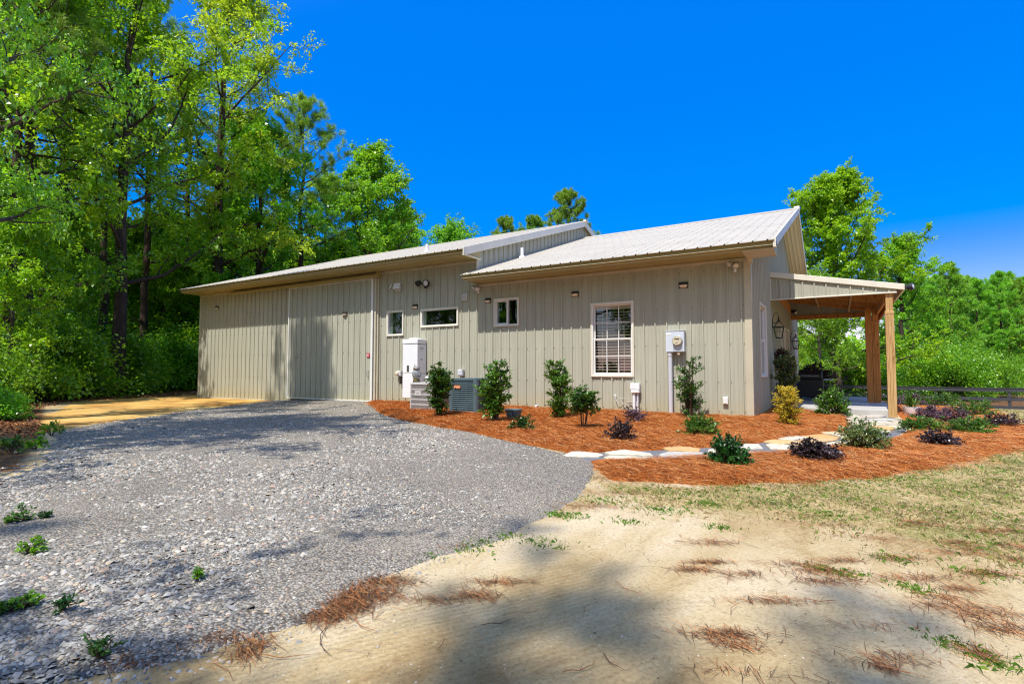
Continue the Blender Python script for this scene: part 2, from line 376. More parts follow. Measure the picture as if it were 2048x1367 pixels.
# ------------------------------------------------------------------ ground sheet
def build_ground():
    def axis(lo, hi, c0, c1, fine):
        a = list(np.arange(c0, c1, fine)); s = fine; x = c0
        while x > lo: s *= 1.18; x -= s; a.insert(0, x)
        s = fine; x = a[-1]
        while x < hi: s *= 1.18; x += s; a.append(x)
        return np.array(a)
    xs = axis(-600, 600, -24, 8, .12); ys = axis(-300, 700, -11, 14, .12)
    X, Y = np.meshgrid(xs, ys); Z = gz(X, Y)
    nx, ny = len(xs), len(ys)
    v = np.stack([X.ravel(), Y.ravel(), Z.ravel()], 1)
    i = np.arange(nx*ny).reshape(ny, nx)
    f = np.stack([i[:-1, :-1].ravel(), i[:-1, 1:].ravel(), i[1:, 1:].ravel(), i[1:, :-1].ravel()], 1)
    m, nt, out = nodes('ground')
    tc = N(nt, 'ShaderNodeTexCoord')
    def noise(scale, detail=5, rough=.6, vec=None, dist=0):
        n = N(nt, 'ShaderNodeTexNoise', Scale=scale, Detail=detail, Roughness=rough, Distortion=dist)
        nt.links.new(vec if vec is not None else tc.outputs['Object'], n.inputs['Vector']); return n.outputs['Fac']
    at = N(nt, 'ShaderNodeAttribute', attribute_name='zone'); sp = N(nt, 'ShaderNodeSeparateColor'); nt.links.new(at.outputs['Color'], sp.inputs[0])
    # sand with darker damp drifts, stretched along the tyre tracks
    mp = N(nt, 'ShaderNodeMapping'); mp.inputs['Scale'].default_value = (1.0, .38, 1); mp.inputs['Rotation'].default_value = (0, 0, R(-52)); nt.links.new(tc.outputs['Object'], mp.inputs[0])
    big = noise(1.5, 6, .62, mp.outputs[0], .5)
    s1 = ramp(nt, [(.33, (.30, .195, .085)), (.45, (.42, .31, .158)), (.56, (.51, .40, .232)), (.68, (.58, .475, .315))], big)
    fine = noise(60, 6, .75); s2 = ramp(nt, [(.36, (.74, .70, .65)), (.5, (.98, .98, .98)), (.7, (1.12, 1.12, 1.10))], fine)
    sand = mixc(nt, 1, s1.outputs[0], s2.outputs[0], 'MULTIPLY')
    # dry lawn: straw with green in patches
    g1 = ramp(nt, [(.36, (.50, .38, .20)), (.48, (.38, .29, .13)), (.58, (.27, .25, .085)), (.70, (.15, .20, .04))], noise(2.6, 8, .78))
    g2 = ramp(nt, [(.3, (.62, .55, .45)), (.52, (1, 1, 1)), (.72, (1.25, 1.2, 1.05))], noise(38, 6, .8))
    lawn = mixc(nt, 1, g1.outputs[0], g2.outputs[0], 'MULTIPLY')
    # orange sand by the barn
    yel = mixc(nt, 1, ramp(nt, [(.35, (.36, .17, .045)), (.55, (.58, .36, .105)), (.7, (.66, .47, .2))], noise(.9, 6)).outputs[0], s2.outputs[0], 'MULTIPLY')
    # forest litter
    l1 = ramp(nt, [(.3, (.05, .028, .014)), (.48, (.15, .075, .032)), (.62, (.26, .13, .055)), (.75, (.36, .25, .14))], noise(5, 8, .8))
    l2 = ramp(nt, [(.3, (.45, .45, .45)), (.6, (1.1, 1.1, 1.1))], noise(40, 5, .8))
    lit = mixc(nt, 1, l1.outputs[0], l2.outputs[0], 'MULTIPLY')
    def brk(ch, s=2.5, w=.55):
        a = N(nt, 'ShaderNodeMath', operation='MULTIPLY_ADD'); a.inputs[1].default_value = w; nt.links.new(noise(s, 6, .7), a.inputs[0]); nt.links.new(sp.outputs[ch], a.inputs[2])
        r = N(nt, 'ShaderNodeMapRange'); r.inputs[1].default_value = .42+w*.5; r.inputs[2].default_value = .58+w*.5; nt.links.new(a.outputs[0], r.inputs[0]); return r.outputs[0]
    c = mixc(nt, brk(1, 3.2, .75), sand, lawn)
    c = mixc(nt, brk(2, 1.2, .4), c, yel)
    c = mixc(nt, brk(0, 1.6, .5), c, lit)
    p = N(nt, 'ShaderNodeBsdfPrincipled', Roughness=.92); p.inputs['Specular IOR Level'].default_value = .12
    nt.links.new(c, p.inputs['Base Color'])
    wm = N(nt, 'ShaderNodeMapping'); wm.inputs['Rotation'].default_value = (0, 0, R(28)); nt.links.new(tc.outputs['Object'], wm.inputs[0])
    wv = N(nt, 'ShaderNodeTexWave', Scale=9, Distortion=2.2, Detail=2); wv.inputs['Detail Scale'].default_value = 1.5; nt.links.new(wm.outputs[0], wv.inputs['Vector'])
    wk = ramp(nt, [(.5, (0, 0, 0)), (.62, (1, 1, 1))], noise(1.1, 3, .5, mp.outputs[0]))
    wx = N(nt, 'ShaderNodeMath', operation='MULTIPLY'); nt.links.new(wv.outputs['Fac'], wx.inputs[0]); nt.links.new(wk.outputs[0], wx.inputs[1])
    h0 = N(nt, 'ShaderNodeMath', operation='MULTIPLY_ADD'); h0.inputs[1].default_value = .6; nt.links.new(wx.outputs[0], h0.inputs[0]); nt.links.new(fine, h0.inputs[2])
    h = N(nt, 'ShaderNodeMath', operation='MULTIPLY_ADD'); h.inputs[1].default_value = .7; nt.links.new(noise(9, 4, .6, mp.outputs[0]), h.inputs[0]); nt.links.new(h0.outputs[0], h.inputs[2])
    b = N(nt, 'ShaderNodeBump', Strength=.5, Distance=.018); nt.links.new(h.outputs[0], b.inputs['Height']); nt.links.new(b.outputs[0], p.inputs['Normal'])
    nt.links.new(p.outputs[0], out.inputs[0])
    me = np_mesh('ground', v, f, m, True)
    ca = me.color_attributes.new('zone', 'FLOAT_COLOR', 'POINT')
    x, y = v[:, 0], v[:, 1]
    lawn_w = sstep(-.5, .7, sdist(LAWN, x, y)); yel_w = sstep(-.35, .35, sdist(YELLOW, x, y)); lit_w = 1-sstep(-.6, .6, sdist(CLEAR, x, y))
    colr = np.stack([lit_w, lawn_w, yel_w, np.ones_like(x)], 1).astype(np.float32)
    ca.data.foreach_set('color', colr.ravel())
    o = np_obj('ground', me); tag(o, kind='structure'); return o
build_ground()

def sheet(name, poly, mat, step, lift, edge_amp, edge_scale, slope=.35, extra=None, kind='structure'):
    """a thin bed laid on the terrain whose rim sinks under it"""
    P = np.asarray(poly); lo = P.min(0)-.3; hi = P.max(0)+.3
    xs = np.arange(lo[0], hi[0], step); ys = np.arange(lo[1], hi[1], step)
    X, Y = np.meshgrid(xs, ys)
    d = sdist(poly, X, Y)+gnoise(X, Y, edge_scale, edge_amp)
    H = np.clip(d*slope, -.03, lift)
    if extra is not None: H = H+extra(X, Y, d)*(d > 0)
    Z = gz(X, Y)+H
    keep = (d > -.07)
    q = keep[:-1, :-1] & keep[1:, :-1] & keep[:-1, 1:] & keep[1:, 1:]
    i = np.arange(X.size).reshape(X.shape)
    f = np.stack([i[:-1, :-1][q], i[:-1, 1:][q], i[1:, 1:][q], i[1:, :-1][q]], 1)
    used = np.unique(f); mp = np.full(X.size, -1); mp[used] = np.arange(len(used))
    v = np.stack([X.ravel(), Y.ravel(), Z.ravel()], 1)[used]
    o = np_obj(name, np_mesh(name, v, mp[f], mat, True)); tag(o, kind=kind); return o

def gravelmat():
    m, nt, out = nodes('crushed stone')
    tc = N(nt, 'ShaderNodeTexCoord')
    v1 = N(nt, 'ShaderNodeTexVoronoi', Scale=85); nt.links.new(tc.outputs['Object'], v1.inputs['Vector'])
    sx = N(nt, 'ShaderNodeSeparateColor'); nt.links.new(v1.outputs['Color'], sx.inputs[0])
    r = ramp(nt, [(.0, (.12, .108, .092)), (.3, (.24, .22, .188)), (.6, (.345, .32, .275)), (.86, (.48, .44, .365)), (.95, (.46, .37, .24)), (1, (.44, .28, .20))], sx.outputs[0])
    n = N(nt, 'ShaderNodeTexNoise', Scale=.8, Detail=5); nt.links.new(tc.outputs['Object'], n.inputs['Vector'])
    dust = ramp(nt, [(.46, (0, 0, 0)), (.68, (.55, .55, .55))], n.outputs['Fac'])
    c = mixc(nt, dust.outputs[0], r.outputs[0], (.43, .375, .29))
    gap = ramp(nt, [(.25, (1, 1, 1)), (.75, (.42, .40, .38))], v1.outputs['Distance'])
    c = mixc(nt, 1, c, gap.outputs[0], 'MULTIPLY')
    p = N(nt, 'ShaderNodeBsdfPrincipled', Roughness=.85); p.inputs['Specular IOR Level'].default_value = .2
    nt.links.new(c, p.inputs['Base Color'])
    iv = N(nt, 'ShaderNodeMath', operation='MULTIPLY'); iv.inputs[1].default_value = -1; nt.links.new(v1.outputs['Distance'], iv.inputs[0])
    b = N(nt, 'ShaderNodeBump', Strength=.8, Distance=.012); nt.links.new(iv.outputs[0], b.inputs['Height']); nt.links.new(b.outputs[0], p.inputs['Normal'])
    nt.links.new(p.outputs[0], out.inputs[0]); return m
M['gravel'] = gravelmat()
sheet('gravel_driveway', GRAVEL, 'gravel', .06, .022, .13, 1.6, .12, lambda X, Y, d: (fnoise(X*1.3, Y*1.3)-.5)*.02)

def strawmat():
    m, nt, out = nodes('pine straw')
    tc = N(nt, 'ShaderNodeTexCoord')
    mp = N(nt, 'ShaderNodeMapping'); mp.inputs['Scale'].default_value = (1, .3, 1); mp.inputs['Rotation'].default_value = (0, 0, .6); nt.links.new(tc.outputs['Object'], mp.inputs[0])
    a = N(nt, 'ShaderNodeTexNoise', Scale=70, Detail=4, Roughness=.8, Distortion=2.5); nt.links.new(mp.outputs[0], a.inputs['Vector'])
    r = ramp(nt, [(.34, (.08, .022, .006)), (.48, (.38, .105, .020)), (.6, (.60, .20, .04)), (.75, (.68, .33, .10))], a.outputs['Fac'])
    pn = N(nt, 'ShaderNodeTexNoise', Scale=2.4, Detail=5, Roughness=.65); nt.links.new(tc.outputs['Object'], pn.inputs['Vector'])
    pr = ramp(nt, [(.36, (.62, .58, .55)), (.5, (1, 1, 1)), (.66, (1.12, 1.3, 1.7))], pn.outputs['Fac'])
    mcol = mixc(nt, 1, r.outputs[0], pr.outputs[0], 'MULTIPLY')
    p = N(nt, 'ShaderNodeBsdfPrincipled', Roughness=.85); p.inputs['Specular IOR Level'].default_value = .15
    nt.links.new(mcol, p.inputs['Base Color'])
    b = N(nt, 'ShaderNodeBump', Strength=.8, Distance=.015); nt.links.new(a.outputs['Fac'], b.inputs['Height']); nt.links.new(b.outputs[0], p.inputs['Normal'])
    nt.links.new(p.outputs[0], out.inputs[0]); return m
M['strawbed'] = strawmat()
mound = lambda X, Y, d: (fnoise(X*2.1, Y*2.1)-.35)*.035
def bed_h(poly, x, y):
    d = sdist(poly, x, y)+gnoise(x, y, 2.6, .10)
    return gz(x, y)+np.clip(d*.3, 0, .045)+(fnoise(x*2.1, y*2.1)-.35)*.035*(d > 0), d
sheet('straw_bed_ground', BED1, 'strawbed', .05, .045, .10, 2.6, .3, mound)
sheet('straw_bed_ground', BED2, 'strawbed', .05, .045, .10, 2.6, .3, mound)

# ------------------------------------------------------------------ flagstone path
M['mortar'] = pmat('dark path grit', (.20, .20, .205), (.10, .10, .11), scale=40, rough=.9, bump=.5)
M['flag'] = islandmat('flagstone', [(0, (.58, .50, .36)), (.3, (.66, .59, .44)), (.5, (.50, .47, .41)), (.62, (.66, .48, .24)), (.74, (.62, .36, .14)), (.86, (.64, .58, .46)), (1, (.40, .385, .37))], rough=.75, bump=.5)
sheet('path_ground', PATH, 'mortar', .06, .012, .03, 1.2, .2)
def flagstones():
    P = np.asarray(PATH); lo = P.min(0)-.6; hi = P.max(0)+.6; r2 = np.random.default_rng(11)
    pts = []
    for _ in range(9000):
        q = r2.uniform(lo, hi)
        ang = .95
        if all(((q[0]-a[0])*math.cos(ang)+(q[1]-a[1])*math.sin(ang))**2/.46**2+((q[1]-a[1])*math.cos(ang)-(q[0]-a[0])*math.sin(ang))**2/.27**2 > 1 for a in pts): pts.append(q)
    pts = np.array(pts); sd = sdist(PATH, pts[:, 0], pts[:, 1])
    mb = MB()
    for k, c in enumerate(pts):
        if sd[k] < .05: continue
        poly = [c+np.array([math.cos(t), math.sin(t)])*.6 for t in np.linspace(0, 2*PI, 13)[:-1]]
        for j, o in enumerate(pts):
            if j == k or np.hypot(*(o-c)) > 1.3: continue
            n = (o-c)/np.hypot(*(o-c)); lim = np.hypot(*(o-c))/2-.028
            new = []
            for a, b in zip(poly, poly[1:]+poly[:1]):
                da = (a-c)@n-lim; db = (b-c)@n-lim
                if da <= 0: new.append(a)
                if da*db < 0: new.append(a+(b-a)*da/(da-db))
            poly = new
            if len(poly) < 3: break
        if len(poly) < 3: continue
        poly = [c+(p-c)*r2.uniform(.90, 1.0) for p in poly]
        z = float(gz(c[0], c[1])); t = .032+r2.uniform(-.006, .008); tx, ty = r2.uniform(-.02, .02, 2)
        n = len(poly)
        top = [(p[0], p[1], z+t+(p[0]-c[0])*tx+(p[1]-c[1])*ty) for p in [c+(p-c)*.965 for p in poly]]
        mid = [(p[0], p[1], z+t-.008+(p[0]-c[0])*tx+(p[1]-c[1])*ty) for p in poly]
        bot = [(p[0], p[1], z-.05) for p in poly]
        mb.add(top+mid+bot, [tuple(range(n))]+[(i, n+i, n+(i+1) % n, (i+1) % n) for i in range(n)]+[(n+i, 2*n+i, 2*n+(i+1) % n, n+(i+1) % n) for i in range(n)])
    o = mb.build('flagstone_path', 'flag'); tag(o, kind='structure')
flagstones()

# ------------------------------------------------------------------ scatter (uncountable)
def in_poly_points(poly, n, r, density=None):
    P = np.asarray(poly); lo = P.min(0); hi = P.max(0); out = np.zeros((0, 2))
    while len(out) < n:
        q = r.uniform(lo, hi, (n*2, 2)); k = sdist(poly, q[:, 0], q[:, 1]) > 0
        if density is not None: k &= r.random(len(q)) < density(q[:, 0], q[:, 1])
        out = np.vstack([out, q[k]])
    return out[:n]

def strips(p, ang, L, w, z, r, arch=.25, tilt=.25, seg=2):
    """thin curved blades lying on the ground: p (n,2), returns v,f"""
    n = len(p); t = np.linspace(-.5, .5, seg+1)
    bend = r.normal(0, .25, n); pit = r.normal(0, tilt, n)
    V = []
    for k in t:
        dx = np.cos(ang)*k*L-np.sin(ang)*bend*L*(k*k); dy = np.sin(ang)*k*L+np.cos(ang)*bend*L*(k*k)
        zz = z+np.abs(arch*L*(.25-k*k))+pit*k*L*.5
        wx = -np.sin(ang)*w/2; wy = np.cos(ang)*w/2
        ww = 1-.6*(2*abs(k))**2
        V.append(np.stack([p[:, 0]+dx+wx*ww, p[:, 1]+dy+wy*ww, zz], 1)); V.append(np.stack([p[:, 0]+dx-wx*ww, p[:, 1]+dy-wy*ww, zz+w*.3], 1))
    V = np.stack(V, 1); m = V.shape[1]
    b = (np.arange(n)*m)[:, None]
    F = np.concatenate([b+np.array([[2*i, 2*i+1, 2*i+3, 2*i+2]]) for i in range(seg)], 0)
    return V.reshape(-1, 3), F

M['straw'] = islandmat('straw needles', [(0, (.18, .045, .01)), (.3, (.46, .13, .025)), (.6, (.64, .22, .045)), (.85, (.72, .34, .11)), (1, (.66, .44, .22))], rough=.7, trans=.12)
def straw():
    r = np.random.default_rng(5); VV = []; FF = []; o = 0
    near = lambda x, y: np.clip(10/np.hypot(x-CAM[0], y-CAM[1])**1.15, .08, 1)
    for poly, n in ((BED1, 60000), (BED2, 60000)):
        P0 = np.asarray(poly); c0 = P0.mean(0)
        big = [tuple(q+(q-c0)/np.hypot(*(q-c0))*.45) for q in P0]
        def dn(x, y, poly=poly):
            d = sdist(poly, x, y)+gnoise(x, y, 2.6, .10); wall = (y < .02) | (x > .03) if poly is BED1 else (x > -9)
            return near(x, y)*np.where(d > 0, 1.0, np.exp(np.minimum(d, 0)/.07)*.6)*wall*(sdist(PATH, x, y) < -.01)*(sdist(GRAVEL, x, y) < .05)
        p = in_poly_points(big, n, r, dn)
        h, d = bed_h(poly, p[:, 0], p[:, 1])
        L = r.uniform(.09, .21, n); ang = r.uniform(0, PI, n)
        dist = np.hypot(p[:, 0]-CAM[0], p[:, 1]-CAM[1])
        v, f = strips(p, ang, L, .0018+.00026*dist, h+r.uniform(.002, .03, n), r, .22, .3)
        VV.append(v); FF.append(f+o); o += len(v)
    ob = np_obj('pine_straw', np_mesh('pine_straw', np.vstack(VV), np.vstack(FF), 'straw'))
    tag(ob, 'orange pine straw mulch spread over the planting beds', 'pine straw', kind='stuff')
straw()

M['stone'] = islandmat('gravel stones', [(0, (.125, .118, .106)), (.3, (.25, .235, .207)), (.6, (.37, .35, .305)), (.85, (.54, .505, .43)), (.95, (.50, .39, .26)), (1, (.48, .29, .22))], rough=.8)
def stones():
    r = np.random.default_rng(6)
    left = lambda x, y: sstep(.9, -1.8, x+.35*(y+9.5))           # coarser washed stone on the forest side
    def dens(x, y):
        d = np.hypot(x-CAM[0], y-CAM[1]); return np.clip((3.0/d)**1.9, .008, 1)*(.45+.75*left(x, y))*np.clip(.25+fnoise(x*1.1, y*1.1)*1.4, 0, 1)
    P0 = np.asarray(GRAVEL); rim = lambda x, y: dens(x, y)*np.where(sdist(GRAVEL, x, y)+gnoise(x, y, 1.6, .13) > 0, 1, .8*np.exp(np.minimum(sdist(GRAVEL, x, y), 0)/.10))*(sdist(BED1, x, y) < .02)*(sdist(PATH, x, y) < 0)
    p = in_poly_points([(-14, 1), (1.5, 1), (1.5, -14), (-9, -14), (-14, -7)], 92000, r, lambda x, y: rim(x, y)*(y < .2)); n = len(p)
    d = np.hypot(p[:, 0]-CAM[0], p[:, 1]-CAM[1])
    s = r.lognormal(0, .36, n)*(.0040+.0052*left(p[:, 0], p[:, 1]))*np.clip(d/5.5, 1, 1.35)
    s = np.where(r.random(n) < .03, s*1.7, s); s = np.clip(s, .0022, .024)
    # a few stray stones over the sandy edge
    base = np.array([(1, 0, 0), (.3, .95, 0), (-.8, .6, 0), (-.8, -.6, 0), (.3, -.95, 0), (.15, .1, .62), (-.2, .25, .5), (-.05, -.3, .55)], float)
    faces = np.array([(0, 1, 5), (1, 6, 5), (1, 2, 6), (2, 3, 6), (3, 7, 6), (3, 4, 7), (4, 0, 7), (0, 5, 7), (5, 6, 7)])
    V = base[None]*(1+r.normal(0, .22, (n, 8, 3))); V *= s[:, None, None]*np.stack([r.uniform(.8, 1.35, n), r.uniform(.7, 1.1, n), r.uniform(.6, 1.2, n)], 1)[:, None, :]
    tx, ty = r.normal(0, .25, (2, n)); V[:, :, 2] += V[:, :, 0]*tx[:, None]+V[:, :, 1]*ty[:, None]
    a = r.uniform(0, 2*PI, n); c, sn = np.cos(a)[:, None], np.sin(a)[:, None]
    X = V[:, :, 0]*c-V[:, :, 1]*sn; Y = V[:, :, 0]*sn+V[:, :, 1]*c
    sd = sdist(GRAVEL, p[:, 0], p[:, 1])
    Z = V[:, :, 2]+(gz(p[:, 0], p[:, 1])+np.clip(sd*.12, 0, .02))[:, None]-s[:, None]*.05
    W = np.stack([X+p[:, :1], Y+p[:, 1:], Z], 2).reshape(-1, 3)
    F = ((np.arange(n)*8)[:, None, None]+faces[None]).reshape(-1, 3)
    ob = np_obj('gravel', np_mesh('gravel', W, F, 'stone')); tag(ob, 'loose grey and white crushed stone on the driveway', 'gravel', kind='stuff')
stones()
M['grit'] = islandmat('sand grit', [(0, (.16, .11, .07)), (.4, (.40, .30, .18)), (.75, (.60, .50, .36)), (1, (.66, .60, .50))], rough=.85)
def grit():
    r = np.random.default_rng(66); reg = [(-.9, -10.2), (1.2, -9.8), (3.2, -8.6), (4.2, -5.5), (1.5, -5.6), (-.2, -6.2), (-.5, -7.2), (-.55, -9)]
    p = in_poly_points(reg, 16000, r, lambda x, y: np.clip((2.2/np.hypot(x-CAM[0], y-CAM[1]))**1.6, .03, 1)*np.clip(fnoise(x*1.6, y*1.6)*2-.3, .1, 1)); n = len(p)
    s_ = np.clip(r.lognormal(0, .5, n)*.0016, .0008, .006)
    base = np.array([(1, 0, 0), (0, 1, 0), (-1, 0, 0), (0, -1, 0), (0, 0, .8)], float); F0 = np.array([(0, 1, 4), (1, 2, 4), (2, 3, 4), (3, 0, 4)])
    V = base[None]*(1+r.normal(0, .25, (n, 5, 3)))*s_[:, None, None]; V[:, :, 0] += p[:, :1]; V[:, :, 1] += p[:, 1:]; V[:, :, 2] += gz(p[:, 0], p[:, 1])[:, None]
    tag(np_obj('sand_grit', np_mesh('sand_grit', V.reshape(-1, 3), ((np.arange(n)*5)[:, None, None]+F0[None]).reshape(-1, 3), 'grit')), 'loose grit and crumbs on the bare sand', 'grit', kind='stuff')
grit()

M['grass'] = islandmat('grass blades', [(0, (.50, .38, .19)), (.45, (.60, .47, .26)), (.6, (.38, .35, .11)), (.8, (.15, .27, .04)), (1, (.24, .36, .06))], rough=.6, trans=.3)
M['drystraw'] = islandmat('dry straw', [(0, (.28, .19, .09)), (.4, (.48, .36, .18)), (.75, (.62, .50, .28)), (1, (.70, .60, .40))], rough=.7, trans=.15)
M['greenblade'] = islandmat('fresh grass blades', [(0, (.07, .19, .02)), (.5, (.13, .29, .03)), (1, (.27, .40, .06))], rough=.55, trans=.3)
def blades(p, h, w, z, r, lean=.5):
    n = len(p); a = r.uniform(0, 2*PI, n); b = r.uniform(0, 2*PI, n); l = np.abs(r.normal(0, lean, n))
    wx, wy = np.cos(a)*w/2, np.sin(a)*w/2
    lx, ly = np.cos(b)*l*h, np.sin(b)*l*h
    v0 = np.stack([p[:, 0]-wx, p[:, 1]-wy, z], 1); v1 = np.stack([p[:, 0]+wx, p[:, 1]+wy, z], 1)
    v2 = np.stack([p[:, 0]+lx*.4+wx*.7, p[:, 1]+ly*.4+wy*.7, z+h*.6], 1); v3 = np.stack([p[:, 0]+lx, p[:, 1]+ly, z+h*np.clip(1-l*.4, .3, 1)], 1)
    V = np.stack([v0, v1, v2, v3], 1).reshape(-1, 3)
    F = (np.arange(n)*4)[:, None]+np.array([[0, 1, 2, 3]])
    return V, F
def grass():
    r = np.random.default_rng(8)
    reg = [(-.9, -5.6), (0, -6.9), (1.2, -7.3), (2.6, -7.9), (6, -8), (14, 0), (22, 24), (8, 26), (2, 16), (4.3, 11.5), (4.7, 8.6), (4.0, 2.5), (4.1, .5), (3.2, -1.5), (2.3, -3.4), (1.4, -4.8), (.3, -5.8), (-.41, -5.95)]
    def dens(x, y):
        d = np.hypot(x-CAM[0], y-CAM[1]); w = sstep(-.55, .9, sdist(LAWN, x, y))
        cl = sstep(.36, .66, fnoise(x*2.4, y*2.4, 5))*.85+.15
        return np.clip((5/d)**1.3, .05, 1)*cl*w
    n = 190000; p = in_poly_points(reg, n, r, dens); d = np.hypot(p[:, 0]-CAM[0], p[:, 1]-CAM[1])
    v, f = blades(p, r.uniform(.012, .042, n), .0016+.00045*d, gz(p[:, 0], p[:, 1])-.003, r, .8)
    m = 60000; q0 = in_poly_points(reg, m, r, lambda x, y: np.clip((5/np.hypot(x-CAM[0], y-CAM[1]))**1.3, .05, 1)*sstep(-.6, .9, sdist(LAWN, x, y))*(.2+fnoise(x*3, y*3, 4)))
    dq = np.hypot(q0[:, 0]-CAM[0], q0[:, 1]-CAM[1])
    vs_, fs_ = strips(q0, r.uniform(0, PI, m), r.uniform(.03, .09, m), .0013+.00034*dq, gz(q0[:, 0], q0[:, 1])+.012*r.random(m)+.002, r, .15, .25)
    tag(np_obj('dry_grass', np_mesh('dry_grass', vs_, fs_, 'drystraw')), 'flattened dry grass straw over the lawn', 'dry grass', kind='stuff')
    # tongues of greener grass along the rim of the straw bed and in tufts
    tufts = [(1700, 945, .45), (1850, 935, .4), (1760, 958, .35), (1620, 965, .3), (1960, 915, .4), (1340, 985, .2), (2030, 900, .4), (1500, 975, .25)]
    q = []
    for px, py, s in tufts:
        c = ground_at(px, py); m = int(900*s/.3)
        q.append(np.stack([c[0]+r.normal(0, s*1.1, m), c[1]+r.normal(0, s*.55, m)], 1))
    for px, py, s in [(1115, 1027, .06), (1145, 1030, .07), (965, 1085, .05), (940, 1098, .06), (1080, 1082, .09), (1255, 1042, .05), (870, 1040, .025), (1130, 968, .04), (1085, 962, .03), (845, 1112, .06), (1010, 1070, .05), (365, 1180, .02),
                      (1690, 1150, .05), (1640, 1140, .04), (1440, 1055, .05), (1560, 1010, .08), (1330, 1020, .08), (1200, 1000, .09), (1660, 1030, .1), (1830, 1180, .06), (1780, 1120, .06), (1960, 1150, .07), (1900, 1290, .05), (2000, 1330, .05), (1420, 1010, .07)]:
        c = ground_at(px, py); m = int(70+1600*s)
        q.append(np.stack([c[0]+r.normal(0, s, m), c[1]+r.normal(0, s*.7, m)], 1))
    q = np.vstack(q); n2 = len(q); d2 = np.hypot(q[:, 0]-CAM[0], q[:, 1]-CAM[1])
    v2, f2 = blades(q, r.uniform(.008, .032, n2), .0014+.0004*d2, gz(q[:, 0], q[:, 1])-.003, r, .8)
    ob = np_obj('grass', np_mesh('grass', v, f, 'grass')); tag(ob, 'dry straw coloured lawn grass with green blades', 'grass', kind='stuff')
    ob = np_obj('grass', np_mesh('grass', v2, f2, 'greenblade')); tag(ob, 'greener grass tufts along the straw bed and in the sand', 'grass', kind='stuff')
grass()

